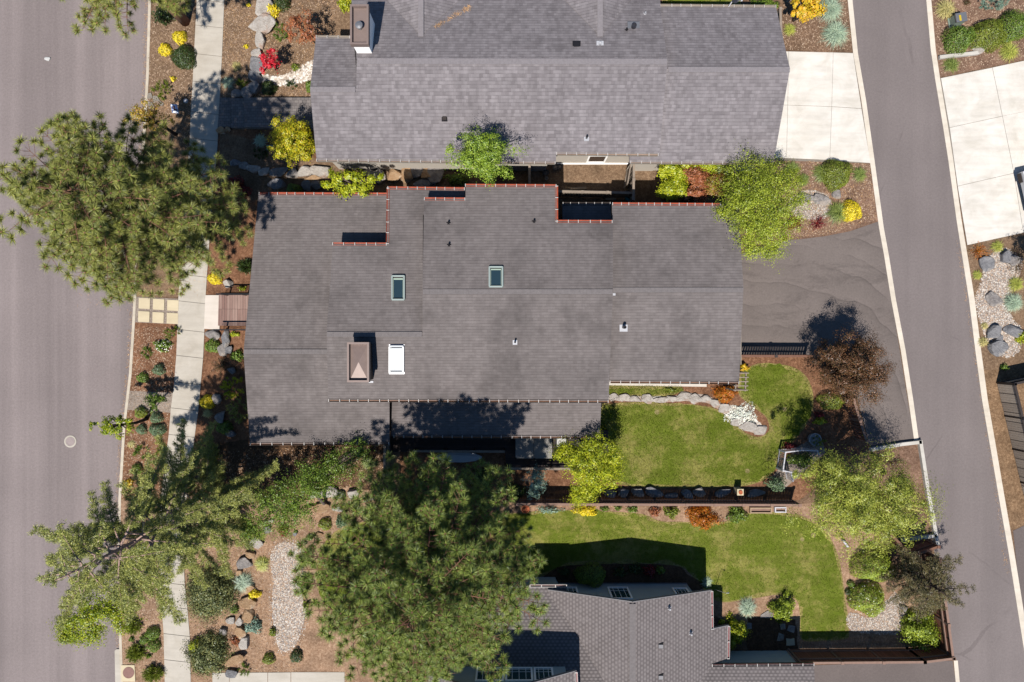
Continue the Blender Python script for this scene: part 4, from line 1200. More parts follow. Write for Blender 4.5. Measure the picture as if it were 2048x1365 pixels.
cap_strip(hm, [Bn.p(654, 669), Bn.p(844, 669)], .24, 'ridge_shingle')
cap_strip(hm, [Cs.p(846, 584), Cs.p(1225, 584)], .24, 'ridge_shingle')
cap_strip(hm, [Ds.p(1226, 580.5), Ds.p(1486, 580.5)], .24, 'ridge_shingle')
skylight(hm, Bn, 785, 553, 809, 600, 'skylight_frame', 'glass_dark')
skylight(hm, Cn, 979, 535, 1005, 574, 'skylight_frame', 'glass_dark')
skylight(hm, Cs, 780, 693, 807, 745, 'skylight_white', 'glass_pale')
for x, y in ((897, 447), (898, 491), (1068, 444)): rvent(hm, Cn.p(x, y), .05, .22, 'cross')
rvent(hm, Cs.p(1030, 685), .045, .36, 'pipe', 'metal_black', 'metal_pale')
rvent(hm, Ds.p(1247, 655), .08, .42, 'pipe', 'metal_black', 'metal_pale')
rvent(hm, Ds.p(1228, 589), .05, .05, 'box', 'metal_pale', 'metal_pale')
# chimney with a pyramid cap inside a rim
def chimney(house, x0, y0, x1, y1, ztop, zbase, rim, body, inner, kind):
    a, b = P(x0, y1, ztop), P(x1, y0, ztop); w = .09; ins = .07
    ch = MB().box((a.x + ins, a.y + ins, zbase), (b.x - ins, b.y - ins, ztop - .22)).build('chimney', body, house)
    rm = MB()
    for p, q_ in (((a.x, a.y), (b.x, a.y + w)), ((a.x, b.y - w), (b.x, b.y)), ((a.x, a.y + w + .001), (a.x + w, b.y - w - .001)), ((b.x - w, a.y + w + .001), (b.x, b.y - w - .001))):
        rm.box((p[0], p[1], ztop - .30), (q_[0], q_[1], ztop))
    rm.build('cap_rim', rim, ch)
    i0, i1 = Vector((a.x + w + .002, a.y + w + .002, ztop - .2)), Vector((b.x - w - .002, b.y - w - .002, ztop - .2))
    m = MB()
    if kind == 'pyramid':
        cx, cy = (i0.x + i1.x) / 2, (i0.y + i1.y) / 2
        cs = [(i0.x, i0.y, i0.z), (i1.x, i0.y, i0.z), (i1.x, i1.y, i0.z), (i0.x, i1.y, i0.z)]
        m.add(cs + [(cx, cy, i0.z + .11)], [[0, 1, 4], [1, 2, 4], [2, 3, 4], [3, 0, 4]]); m.build('cap', inner, ch)
    else:
        m.box((i0.x, i0.y, i0.z - .1), (i1.x, i1.y, i0.z)).build('cap', inner, ch)
        cx, cy = i0.x + (i1.x - i0.x) * .5, i0.y + (i1.y - i0.y) * .46
        f = MB(); f.lathe((cx, cy, i0.z), [(.12, 0), (.12, .22), (.17, .23), (.17, .30), (.06, .33)], 16); f.build('flue', 'metal_grey', ch)
    return ch
chimney(hm, 694, 685, 738, 765, 5.55, 3.9, 'cap_taupe', 'metal_dark_brown', 'cap_brown', 'pyramid')
p = Cs.p(742, 764); MB().box((p.x - .1, p.y - .05, p.z - .1), (p.x + .12, p.y + .04, p.z + .05)).build('flashing', 'metal_pale', hm)
# garage door side and front door kept simple but present
MB().box((11.62, -1.2, 0.05), (11.66, 1.2, 2.2)).build('garage_door', 'fascia_pale', hm)

# ================================================================== UPPER HOUSE
ht = empty('house', P(1100, 170), 'large grey shingled house at the top with cream walls and a tall box chimney', 'house')
Ts = Plane('y', 325, 3.05, .40); zT = Ts.z(0, 122); Tn = Plane('y', 122, zT, -.40)
zL = Ts.z(0, 178); Tl = Plane('y', 178, zL, -.40)
Us = Plane('y', 326, 2.8, .40); zU = Us.z(0, 138); Un = Plane('y', 138, zU, -.40)
RT = lambda pl, px, **k: roof_section(ht, pl, px, 'shingle_top', 'fascia_pale', 'wall_cream', **k)
RT(Ts, [(713, 121), (1335, 122), (1319, 309), (1112, 308), (1112, 326), (633, 321), (620, 178), (713, 178)], ov=.34)
RT(Tn, [(713, 121), (1335, 122), (1321, 13), (1310, -150), (690, -150)])
RT(Tl, [(620, 178), (716, 178), (707, 76), (632, 74)])
RT(Us, [(1325, 138), (1580, 138), (1547, 327), (1259, 325), (1259, 300), (1318, 300)], ov=.30)
RT(Un, [(1325, 138), (1580, 138), (1552, 14), (1318, 12)])
# two cross gables on the north slope
def cross_gable(cx, cy, half):
    z0 = Tn.z(cx, cy) + .02; a = P(cx, cy, z0); yb = P(cx, -150, z0).y
    for s in (-1, 1):
        e = Vector((a.x + s * half, yb, Tn.zw(a.x, yb) + .02))
        MB().prism([tuple(a), (a.x, yb, z0), tuple(e)], .1, 0, 1).build('roof', ['shingle_top', 'fascia_pale'], ht)
    cap_strip(ht, [(a.x, a.y - .05, z0 + .01), (a.x, yb, z0 + .01)], .26, 'ridge_shingle_top')
cross_gable(842, 72, 4.4); cross_gable(1200, 72, 4.0)
cap_strip(ht, [Ts.p(715, 123), Ts.p(1334, 124)], .28, 'ridge_shingle_top')
cap_strip(ht, [Us.p(1336, 140), Us.p(1579, 140)], .26, 'ridge_shingle_top')
cap_strip(ht, [Ts.p(621, 180), Ts.p(711, 180)], .26, 'ridge_shingle_top')
GT = 'gutter_tan'
gutter(ht, Ts.p(634, 321), Ts.p(1110, 326), dn, GT, .5, lip='fascia_pale')
gutter(ht, Ts.p(1113, 308), Ts.p(1316, 310), dn, GT, .5, lip='fascia_pale')
gutter(ht, Us.p(1261, 325), Us.p(1546, 327), dn, GT, .5, lip='fascia_pale')
gutter(ht, Un.p(1320, 12), Un.p(1551, 14), up, 'fascia_pale', .5, lip='fascia_pale')
gutter(ht, Tl.p(633, 74.5), Tl.p(700, 75.5), up, 'fascia_pale', .5, lip='fascia_pale')
chimney(ht, 700, 9, 737, 89, 5.75, 3.2, 'cap_taupe', 'trim_white', 'cap_taupe', 'flue')
rvent(ht, Ts.p(889, 238), .10, .10, 'box', 'metal_dark_brown', 'metal_black')
rvent(ht, Tn.p(1153, 90), .14, .07, 'box', 'metal_black', 'metal_black')
rvent(ht, Tn.p(1200, 89), .07, .16, 'pipe', 'metal_pale', 'metal_pale')
rvent(ht, Ts.p(1173, 277), .05, .30, 'pipe', 'metal_black', 'metal_pale')
rvent(ht, Tn.p(1267, 55), .12, .24, 'pipe', 'plastic_dark', 'metal_grey')
rvent(ht, Tn.p(1253, 61), .04, .18, 'cross')
rvent(ht, Tn.p(1290, 28), .04, .18, 'cross', 'metal_pale')
def wall_y(pl, x, y, ov): return pl.p(x, y).y + ov
wy = wall_y(Ts, 1200, 308.5, .34)
def win_s(house, x0, x1, z0, z1, y, sgn=-1, frame='trim_white', glass='glass_dark', mull=0, grid=False):
    """window on a wall at plan y, facing sgn*Y"""
    t = .09; f = MB(); d = .05 * sgn
    ya, yb = sorted((y + .004 * sgn, y + d))
    f.box((x0, ya, z0), (x1, yb, z0 + t)); f.box((x0, ya, z1 - t), (x1, yb, z1))
    f.box((x0, ya, z0 + t + .001), (x0 + t, yb, z1 - t - .001)); f.box((x1 - t, ya, z0 + t + .001), (x1, yb, z1 - t - .001))
    for i in range(mull):
        xm = x0 + (x1 - x0) * (i + 1) / (mull + 1); f.box((xm - .04, ya, z0 + t + .001), (xm + .04, yb, z1 - t - .001))
    o = MB().box((x0 + .02, min(y + .002 * sgn, y + .02 * sgn), z0 + .02), (x1 - .02, max(y + .002 * sgn, y + .02 * sgn), z1 - .02)).build('window', glass, house)
    f.build('frame', frame, o)
    if grid:
        gm = MB()
        for i in range(1, 4):
            xm = x0 + (x1 - x0) * i / 4; gm.box((xm - .01, min(y + .021 * sgn, y + .03 * sgn), z0 + t), (xm + .01, max(y + .021 * sgn, y + .03 * sgn), z1 - t))
        for i in range(1, 3):
            zm = z0 + (z1 - z0) * i / 6; gm.box((x0 + t, min(y + .031 * sgn, y + .038 * sgn), zm - .01), (x1 - t, max(y + .031 * sgn, y + .038 * sgn), zm + .01))
        gm.build('mullion', frame, o)
    return o
win_s(ht, 3.95, 4.95, .45, 1.75, wy, -1, 'trim_white', 'fascia_brown')
p0 = P(1113, 327); MB().box((p0.x, wy - .045, .02), (P(1262, 327).x, wy - .003, .20)).build('base_trim', 'trim_white', ht)
MB().box((13.02 - .35, 9.6, .05), (13.02 - .31, 13.6, 2.2)).build('garage_door', 'trim_white', ht)

# ================================================================== LOWER HOUSE
hl = empty('house', P(1250, 1330), 'lower house with slate walls and brown scalloped shingle roof cut off by the bottom edge', 'house')
Lr = Plane('x', 1423, 2.5, -.29); zR = Lr.z(1265, 0); Ll = Plane('x', 1265, zR, .29)
N1 = Plane('y', 1172, 2.45, -.198); N2 = Plane('y', 1330, 2.47, -.21)
G2r = Plane('x', 1153, 4.7, -.29); zG = G2r.z(990, 0); G2l = Plane('x', 990, zG, .29)
def RL(pl, px, mat, **k): return roof_section(hl, pl, px, mat, 'fascia_pale', 'wall_slate', **k)
RL(Lr, [(1265, 1205), (1423, 1182), (1424, 1259), (1457, 1252), (1456, 1318), (1423, 1331), (1400, 1366), (1335, 1470), (1265, 1470)], 'shingle_low', wall=False)
RL(Ll, [(1265, 1205), (1096, 1181), (1098, 1190), (1155, 1270), (1209, 1365), (1258, 1470), (1265, 1470)], 'shingle_low', wall=False)
RL(N1, [(850, 1172), (1133, 1172), (1133, 1187), (1180, 1270), (1240, 1365), (1290, 1470), (850, 1470)], 'shingle_low_across', ov=.4)
RL(N2, [(1423, 1331), (1628, 1329), (1634, 1480), (1320, 1480), (1385, 1366)], 'shingle_low_across', ov=.42)
RL(G2r, [(1152, 1343), (1158, 1480), (990, 1480), (990, 1388)], 'shingle_low', wall=False)
RL(G2l, [(990, 1388), (990, 1480), (830, 1480), (830, 1343)], 'shingle_low', wall=False)
def gable_wall(pl_l, pl_r, xl, xm, xr, y, z0, yb, th=.17):
    top = [(xl, y, pl_l.zw(xl, y) - th), (xm, y, pl_r.zw(xm, y) - th), (xr, y, pl_r.zw(xr, y) - th), (xr, yb, pl_r.zw(xr, yb) - th), (xm, yb, pl_r.zw(xm, yb) - th), (xl, yb, pl_l.zw(xl, yb) - th)]
    MB().prism(top, [z0] * 6, 0, 0, False).build('wall', 'wall_slate', hl)
YW = -13.1
xm = P(1265, 1205, zR).x
gable_wall(Ll, Lr, 1.75, xm, 9.43, YW, 0, -21)
MB().box((1.75, YW + .003, .02), (9.43, YW + .04, .14)).build('base_trim', 'chimney_side', hl)
win_s(hl, 5.05, 6.15, .62, 2.25, YW, 1, 'trim_white', 'glass_teal', 0, True)
win_s(hl, 2.45, 3.45, .62, 2.0, YW, 1, 'trim_white', 'glass_teal', 0, True)
win_s(hl, 8.45, 9.25, .75, 1.75, YW, 1, 'trim_white', 'glass_teal', 0, True)
YG = P(1152, 1343, 4.7).y - .5; xg = P(990, 0, zG).x
gable_wall(G2l, G2r, -4.2, xg, 2.62, YG, 2.3, -21)
win_s(hl, -.32, 1.0, 3.35, 4.65, YG, 1, 'trim_white', 'glass_teal', 0, True)
win_s(hl, 1.06, 2.0, 3.35, 4.65, YG, 1, 'trim_white', 'glass_teal', 0, True)
win_s(hl, -1.75, -.38, 3.35, 4.65, YG, 1, 'trim_white', 'glass_teal', 0, True)
GM = 'gutter_maroon'
gutter(hl, N1.p(1060, 1172), N1.p(1133, 1172), up, GM, .5, lip='strap_white')
gutter(hl, Lr.p(1423, 1183), Lr.p(1424, 1258), rt, GM, .55, lip='strap_white')
gutter(hl, Lr.p(1457, 1253), Lr.p(1456, 1317), rt, GM, .55, lip='strap_white')
gutter(hl, N2.p(1424, 1331), N2.p(1627, 1329), up, GM, .55, lip='metal_dark_brown')
gutter(hl, G2r.p(1152, 1345), G2r.p(1157, 1470), rt, GM, .55, lip='strap_white')
for a, b, pl in (((1265, 1205), (1423, 1182), Lr), ((1265, 1205), (1096, 1181), Ll), ((1424, 1259), (1457, 1252), Lr), ((1152, 1343), (990, 1388), G2r)):
    MB().bar(pl.p(*a) + Vector((0, .03, -.05)), pl.p(*b) + Vector((0, .03, -.05)), .03, .16).build('fascia', 'chimney_side', hl)
cap_strip(hl, [Lr.p(1265, 1208), Lr.p(1265, 1465)], .3, 'ridge_shingle')
rvent(hl, Lr.p(1338, 1216), .06, .22, 'cross', 'metal_pale'); rvent(hl, Lr.p(1381, 1266), .06, .22, 'cross', 'metal_pale')
rvent(hl, Lr.p(1321, 1292), .11, .10, 'box', 'chimney_side', 'metal_dark_brown'); rvent(hl, Lr.p(1321, 1354), .11, .10, 'box', 'chimney_side', 'metal_dark_brown')
# downspout bracket arm seen by the corner
p = P(1434, 1168); q0 = Lr.p(1422, 1186)
lp = empty('garden_hook', p, 'thin white crook-shaped garden hook leaning by the lower house corner', 'garden hook')
m = MB(); m.tube([p + Vector((-.12, -.3, 0)), p + Vector((0, 0, 1.3)), p + Vector((.05, .02, 1.42)), p + Vector((.2, .02, 1.42))], .014, 6); m.build('pole', 'vinyl_white', lp)
MB().lathe((p.x + .2, p.y + .02, 1.30), [(.01, .12), (.035, .05), (.035, 0)], 8).build('cup', 'vinyl_white', lp)

litter('needle_litter', [(866, 50), (872, 54), (944, 2), (938, -4)], 420, 'valley', 4.2, .16, .014, plane=Tn)
litter('needle_litter', [(500, 690), (1220, 640), (1220, 800), (500, 886)], 260, 'roofA', 4.0, plane=As) if False else None
# ================================================================== FENCES, DECK, SITE OBJECTS
def fz(x, y, h):
    """plan point below a fence top seen at (x, y)"""
    p = P(x, y, h); return (p.x, p.y, 0)
def FT(name, label, a, b, h, mb_, mr, **k): return fence(name, label, fz(a[0], a[1], h), fz(b[0], b[1], h), h, mb_, mr, px=False, **k)
FT('fence', 'dark slatted fence between the asphalt driveway and the upper lawn', (1476, 712.5), (1628, 713), 1.2, 'metal_dark_brown', 'wood_brown', n_posts=3, board_w=.10, gap=.035, post_mat='metal_dark_brown')
FT('fence', 'long brown board fence dividing the two back lawns', (1035, 1009), (1600, 1011), 1.2, 'fence_board', 'wood_rail', n_posts=11, board_w=.13, gap=.012)
FT('fence', 'tall brown board fence at the foot of the lower lawn', (1602, 1327), (1850, 1325), 1.65, 'fence_board', 'wood_rail', n_posts=4, gap=.006)
FT('fence', 'short return of brown board fence at the alley corner', (1850, 1325), (1908, 1318), 1.65, 'fence_board', 'wood_rail', n_posts=2, gap=.006)
FT('fence', 'brown board fence along the alley beside the dark shrubs', (1907, 1317), (1880, 1118), 1.65, 'fence_board', 'wood_rail', n_posts=4, gap=.006)
FT('fence', 'weathered rail fence under the bronze tree beside the asphalt', (1708, 800), (1734, 884), 1.2, 'fence_board', 'wood_rail', n_posts=3, board_w=.1, gap=.05)
FT('fence', 'dark board fence running down from the porch corner', (769.5, 893), (767, 1012), 1.55, 'fence_dark', 'wood_grey', n_posts=3)
# trash enclosure: three brown panels round a corner
FT('fence', 'left slanting panel of the open brown enclosure by the alley', (1783, 1070), (1825, 1113), 1.5, 'fence_board', 'wood_brown', n_posts=2)
FT('fence', 'lower panel of the open brown enclosure by the alley', (1825, 1113), (1877, 1094), 1.5, 'fence_board', 'wood_brown', n_posts=2)
# dark fence at right edge
FT('fence', 'dark grey panel fence standing on the bark strip at the right edge', (2030, 769), (2096, 1044), 1.35, 'fence_dark', 'metal_dark_brown', n_posts=5, board_w=.13, post=.08, post_mat='metal_black')
FT('fence', 'dark fence return running out of the frame at right', (2031, 768), (2140, 745), 1.35, 'fence_dark', 'metal_dark_brown', n_posts=3, board_w=.13, post=.08)
# gap between the houses
FT('fence', 'grey timber fence with open gate frame crossing the gap between the houses', (1268, 322), (1267, 398), 1.5, 'wood_grey', 'wood_grey', n_posts=3, board_w=.12, gap=.09)
FT('fence', 'low grey rail fence along the narrow dirt yard between the houses', (1115, 383), (1265, 386), 1.3, 'wood_grey', 'wood_grey', n_posts=4, board_w=.12, gap=.02, post=.08)
FT('fence', 'single grey rail fence beside the green tree in the dark gap', (1059, 326), (1059, 372), 1.4, 'wood_grey', 'wood_grey', n_posts=2, board_w=.12, gap=.02)
g = empty('gate', fz(1255, 366, 1.2), 'leaning open grey timber gate leaf in the dirt yard', 'gate')
a, b = Vector(fz(1262, 326, 1.4)), Vector(fz(1255, 367, 1.4))
m = MB()
for z in (.25, 1.35): m.bar(a + Vector((0, 0, z)), b + Vector((0, 0, z)), .04, .10)
m.bar(a + Vector((0, 0, .28)), b + Vector((0, 0, 1.3)), .035, .09); m.build('frame', 'wood_grey', g)
m = MB()
for i in range(8):
    p = a.lerp(b, (i + .5) / 8); m.bar(p + Vector((0.035, 0, .1)), p + Vector((.035, 0, 1.4)), .02, .14, 0, (b - a))
m.build('board', 'wood_grey', g)
FT('fence', 'grey board fence end at the corner of the upper house', (1561, 18), (1563, 76), 1.6, 'fence_dark', 'wood_grey', n_posts=2)

# planter wall
def wall_run(name, label, px, w, h, mat, cat='wall'):
    root = None; r = MB()
    pts = [P(x, y) for x, y in px]
    for p, q_ in zip(pts[:-1], pts[1:]):
        r.bar(p + Vector((0, 0, h / 2)), q_ + Vector((0, 0, h / 2)), w, h)
    o = r.build(name, mat, None, origin=(pts[0].x, pts[0].y, 0)); return tag(o, label, cat)
wall_run('retaining_wall', 'pale concrete kerb wall round the mulch planter by the alley', [(1738, 899), (1800, 888), (1839, 883.5)], .18, .22, 'planter_concrete')
wall_run('retaining_wall', 'long pale concrete planter wall edging the alley beside the willow', [(1836.5, 880), (1851, 975), (1872, 1092)], .18, .22, 'planter_concrete')
wall_run('retaining_wall', 'short pale concrete wall behind the brown enclosure', [(1798, 1080), (1868.5, 1070)], .16, .22, 'planter_concrete')
wall_run('retaining_wall', 'low white concrete edging wall among the top right mulch', [(1876, 117), (1954, 108)], .18, .18, 'planter_concrete')

# entry deck with rails
dk = empty('deck', P(468, 619), 'wooden entry deck with pink-brown boards in front of the house', 'deck')
pts = [P(441, 590), P(520, 590), P(520, 652), (P(439.5, 652))]
MB().prism([(p.x, p.y, .22) for p in pts], .2).build('deck_floor', 'deck_board', dk)
def railing(label, a, b, h, out, n=14):
    A, B = Vector(fz(a[0], a[1], h)), Vector(fz(b[0], b[1], h)); z = Vector((0, 0, 1))
    rt_ = empty('railing', A, label, 'railing')
    m = MB(); m.bar(A + z * h, B + z * h, .07, .05); m.build('top_rail', 'metal_black', rt_)
    m = MB()
    for i in range(7): zz = .18 + i * (h - .25) / 7; m.bar(A + z * zz, B + z * zz, .016, .016)
    m.build('rail', 'metal_black', rt_)
    for t in (0.12, .55, .98):
        p = A.lerp(B, t); MB().box((p.x - .035, p.y - .035, 0), (p.x + .035, p.y + .035, h - .03)).build('post', 'metal_black', rt_)
    return rt_
railing('black metal railing on the far side of the entry deck', (432, 588.5), (520, 588.5), 1.05, 1)
railing('black metal railing on the near side of the entry deck', (428, 660), (520, 660), 1.05, -1)

# back deck, hot tub, furniture
bd = empty('deck', P(930, 900), 'dark timber back deck in the shade of the porch roof', 'deck')
pts = [P(782, 860), P(1215, 860), P(1215, 930), P(1012, 938), P(1010, 903), P(782, 903)]
MB().prism([(p.x, p.y, .25) for p in pts], .25).build('deck_floor', 'deck_dark', bd)
for a, b in (((832, 897), (1010, 898)), ((1012, 931), (1146, 932))):
    m = MB(); A, B = P(*a), P(*b); A.z = B.z = .95; m.bar(A, B, .12, .05); m.build('top_rail', 'wood_grey', bd)
    m = MB(); m.bar(A - Vector((0, 0, .25)), B - Vector((0, 0, .25)), .04, .09); m.bar(A - Vector((0, 0, .5)), B - Vector((0, 0, .5)), .04, .09); m.build('rail', 'metal_dark_brown', bd)
    for t in (.01, .34, .66, .99):
        p = A.lerp(B, t); MB().box((p.x - .05, p.y - .05, 0), (p.x + .05, p.y + .05, .92)).build('post', 'wood_brown', bd)
ht_ = empty('hot_tub', P(1067, 895, .25), 'square hot tub with a folding grey cover on the back deck', 'hot tub')
a, b = P(1031, 917, 1.05), P(1104, 868, 1.05)
MB().box((a.x + .06, a.y + .06, .26), (b.x - .06, b.y - .06, 1.0)).build('cabinet', 'tub_shell', ht_)
mx = (a.x + b.x) / 2
for x0, x1 in ((a.x, mx - .012), (mx + .012, b.x)):
    bm = MB(); r_ = .06
    bm.prism([(x0 + r_, a.y, 1.10), (x1 - .01, a.y, 1.10), (x1, a.y + .01, 1.10), (x1, b.y, 1.10), (x0, b.y, 1.10), (x0, a.y + r_, 1.10)], .11)
    bm.build('cover', 'tub_cover', ht_)
tb = empty('patio_table', P(1160, 888, .25), 'small dark patio table at the end of the back deck', 'table')
m = MB(); c = P(1165, 886, .95); m.box((c.x - .5, c.y - .3, .93), (c.x + .5, c.y + .3, .97)); m.build('table_top', 'metal_dark_brown', tb)
for sx in (-.42, .42):
    for sy in (-.24, .24): MB().box((c.x + sx - .03, c.y + sy - .03, .26), (c.x + sx + .03, c.y + sy + .03, .925)).build('leg', 'metal_black', tb)
ch = empty('patio_chair', P(1122, 884, .25), 'black framed patio chair with pale cushion beside the hot tub', 'chair')
c = P(1122, 884, .7)
MB().box((c.x - .27, c.y - .27, .62), (c.x + .27, c.y + .27, .74)).build('seat', 'cushion_pale', ch)
MB().box((c.x - .27, c.y + .29, .66), (c.x + .27, c.y + .36, 1.2)).build('backrest', 'cushion_pale', ch)
for sx in (-.27, .27):
    for sy in (-.26, .30): MB().box((c.x + sx - .02, c.y + sy - .02, .26), (c.x + sx + .02, c.y + sy + .02, .9 if sy < 0 else 1.15)).build('leg', 'metal_black', ch)
    MB().box((c.x + sx - .025, c.y - .27, .9), (c.x + sx + .025, c.y + .31, .94)).build('armrest', 'metal_black', ch)
m = MB()
c = P(918, 913); pr = [(-1.25, 0), (-1.0, .16), (-.4, .3), (.3, .31), (.9, .22), (1.25, .05), (1.25, -.05), (.9, -.22), (.3, -.31), (-.4, -.3), (-1.0, -.16)]
o = MB().prism([(c.x + x, c.y + y * .9, .30 + .05 * abs(x) ** 2 / 1.5) for x, y in pr], .10).build('paddleboard', 'board_pale', None, origin=(c.x, c.y, 0)); tag(o, 'pale grey board lying in the shade below the deck rail', 'paddleboard')

# arbor ladder over the lawn path
ar = empty('arbor', P(1483, 762), 'small open timber arbor like a ladder beside the upper lawn', 'arbor')
h = 1.9
R0, R1 = [Vector(fz(x, y, h)) for x, y in ((1470, 783), (1474, 744))]; Q0, Q1 = [Vector(fz(x, y, h)) for x, y in ((1490, 783), (1492, 744))]
z = Vector((0, 0, h))
for p, q_ in ((R0, R1), (Q0, Q1)): MB().bar(p + z, q_ + z, .06, .09).build('beam', 'wood_grey', ar)
for i in range(5):
    t = (i + .3) / 4.6; MB().bar(R0.lerp(R1, t) + z + Vector((-.12, 0, .08)), Q0.lerp(Q1, t) + z + Vector((.12, 0, .08)), .05, .05).build('slat', 'wood_grey', ar)
for p in (R0.lerp(R1, .05), R0.lerp(R1, .95), Q0.lerp(Q1, .05), Q0.lerp(Q1, .95)): MB().box((p.x - .04, p.y - .04, 0), (p.x + .04, p.y + .04, h - .05)).build('post', 'wood_grey', ar)

# white garden trellis (three lattice panels)
tr = empty('trellis', P(1575, 930), 'white low trellis fence folded round the bed under the willow', 'trellis')
pts = [(1637, 908), (1634, 902), (1605, 901), (1571, 905), (1566, 942), (1582, 945), (1586, 964)]
h = .9
for a, b in zip(pts[:-1], pts[1:]):
    A, B = Vector(fz(*a, h)), Vector(fz(*b, h)); zz = Vector((0, 0, 1)); pn = MB()
    pn.bar(A + zz * h, B + zz * h, .06, .05); pn.bar(A + zz * .12, B + zz * .12, .04, .05)
    L = (B - A).length; n = max(2, int(L / .09)); d = (B - A).normalized()
    for i in range(n):
        p = A.lerp(B, (i + .5) / n); pn.bar(p + zz * .13, p + zz * (h - .03), .012, .05, 0, d)
    pn.build('panel', 'vinyl_white', tr)
    MB().box((A.x - .04, A.y - .04, 0), (A.x + .04, A.y + .04, h + .06)).build('post', 'vinyl_white', tr)
st = empty('edging_frame', P(1648, 880), 'pale ring bin half hidden beside the small conifer by the gravel path', 'planter')
MB().lathe(P(1626, 878), [(.30, 0), (.33, .30), (.29, .30), (.27, .12)], 20).build('pot', 'board_pale', st)

# pots, pedestal, raised beds
def pot(label, x, y, r_, h, mat, soil='rust_metal', cat='pot', name='plant_pot', group=None):
    rt_ = empty(name, P(x, y, h), label, cat, group); c = P(x, y, h); c.z = 0; rt_.location = c
    MB().lathe(c, [(r_ * .7, 0), (r_, h), (r_ * .82, h), (r_ * .8, h - .06)], 22).build('pot', mat, rt_)
    MB().lathe(c + Vector((0, 0, h - .07)), [(r_ * .8, 0), (.01, .02)], 22).build('soil', soil, rt_)
    return rt_
pot('terracotta pot of reddish soil at the end of the long fence', 1051, 1019, .22, .4, 'terracotta', 'terracotta')
pot('largest dark nursery pot in the shaded gap, beside the wall corner', 1111, 334, .17, .25, 'plastic_dark', 'wood_grey')
pot('nursery pot touching the larger one by the wall corner', 1120, 333, .14, .22, 'plastic_dark', 'wood_grey')
pot('empty ring shaped pot in the middle of the shaded gap', 1092, 345, .17, .25, 'plastic_dark', 'plastic_dark')
pot('smallest pot in the shaded gap, nearest the middle house', 1093, 357, .11, .18, 'wood_grey', 'plastic_dark')
pd = empty('pedestal', P(1481.5, 985), 'square pale pedestal with a round rust bowl by the long fence', 'pedestal')
c = P(1481.5, 985.5, .75); MB().box((c.x - .15, c.y - .15, 0), (c.x + .15, c.y + .15, .62)).build('column', 'tan_paver', pd)
MB().box((c.x - .17, c.y - .17, .622), (c.x + .17, c.y + .17, .70)).build('cap', 'tan_paver', pd)
MB().lathe((c.x, c.y, .702), [(.06, 0), (.11, .05), (.10, .05), (.02, .03)], 18).build('bowl', 'terracotta', pd)
def frame_bed(label, x0, y0, x1, y1, mat, fill):
    a, b = P(x0, y1), P(x1, y0); rt_ = empty('raised_bed', a, label, 'raised bed'); m = MB(); w = .06; h = .2
    m.box((a.x, a.y, 0), (b.x, a.y + w, h)); m.box((a.x, b.y - w, 0), (b.x, b.y, h)); m.box((a.x, a.y + w + .001, 0), (a.x + w, b.y - w - .001, h)); m.box((b.x - w, a.y + w + .001, 0), (b.x, b.y - w - .001, h))
    m.build('frame', mat, rt_); MB().box((a.x + w, a.y + w, 0), (b.x - w, b.y - w, .1)).build('soil', fill, rt_)
frame_bed('long timber edged bed of bare soil along the lower side of the fence', 1498, 1014, 1541, 1025.5, 'wood_tan', 'wood_rail')
frame_bed('small white framed box standing next to the timber edged bed', 1547, 1013, 1570, 1024, 'vinyl_white', 'wood_rail')
m = MB(); a, b = P(1683, 1080), P(1692, 1093)
m.bar(a + Vector((0, 0, .25)), b + Vector((0, 0, .25)), .10, .05); m.bar(a + Vector((.0, 0, .0)), a + Vector((0, 0, .24)), .06, .06); m.bar(b, b + Vector((0, 0, .24)), .06, .06)
tag(m.build('garden_bench', 'vinyl_white', None, origin=tuple(a)), 'tiny white stand at the edge of the lower lawn below the willow', 'stand')

# street furniture and small things
mh = empty('manhole', P(138, 884, -.11), 'round manhole cover with pale concrete collar in the street', 'manhole')
c = P(138, 884); MB().lathe((c.x, c.y, -.14), [(.33, .0), (.33, .040), (.25, .040), (.245, .03)], 36).build('collar', 'sidewalk_concrete', mh)
MB().lathe((c.x, c.y, -.14), [(.24, 0), (.24, .042), (.19, .042), (.185, .038), (.15, .038), (.145, .042), (.02, .042)], 36).build('cover', 'cover_iron', mh)
dr = empty('drain_cover', P(258, 1346), 'round rusty drain lid in a square concrete pad at the kerb', 'drain cover')
pts = [P(243.5, 1330), P(270, 1330), P(271.5, 1363), P(244, 1363)]
MB().prism([(p.x, p.y, .05) for p in pts], .15).build('pad', 'tan_paver', dr)
c = P(257, 1346, .06); MB().lathe((c.x, c.y, .04), [(.305, 0), (.305, .025), (.27, .025), (.26, .02), (.05, .022)], 36).build('cover', 'rust_metal', dr)
slab('gutter_apron', [(228, 1303), (231, 1300), (241, 1300), (243, 1328), (243, 1420), (230, 1420)], -.06, .1, 'sidewalk_concrete')
sg = empty('yard_sign', P(353, 219), 'small blue and white yard sign in the strip beside the sidewalk', 'sign')
c = P(349.5, 218, .6); nrm = Vector((-.2, -.5, .8)).normalized()
def tilt_quad(c, w, h, up, rt_v): return [c - rt_v * w / 2 - up * h / 2, c + rt_v * w / 2 - up * h / 2, c + rt_v * w / 2 + up * h / 2, c - rt_v * w / 2 + up * h / 2]
rv = Vector((1, -.1, 0)).normalized(); uv = rv.cross(nrm) * -1
uv = Vector((0.05, .86, .5)).normalized()
q_ = tilt_quad(Vector((c.x, c.y, .62)), .36, .46, uv, rv)
MB().prism([tuple(p) for p in q_], .015).build('panel', 'sign_blue', sg)
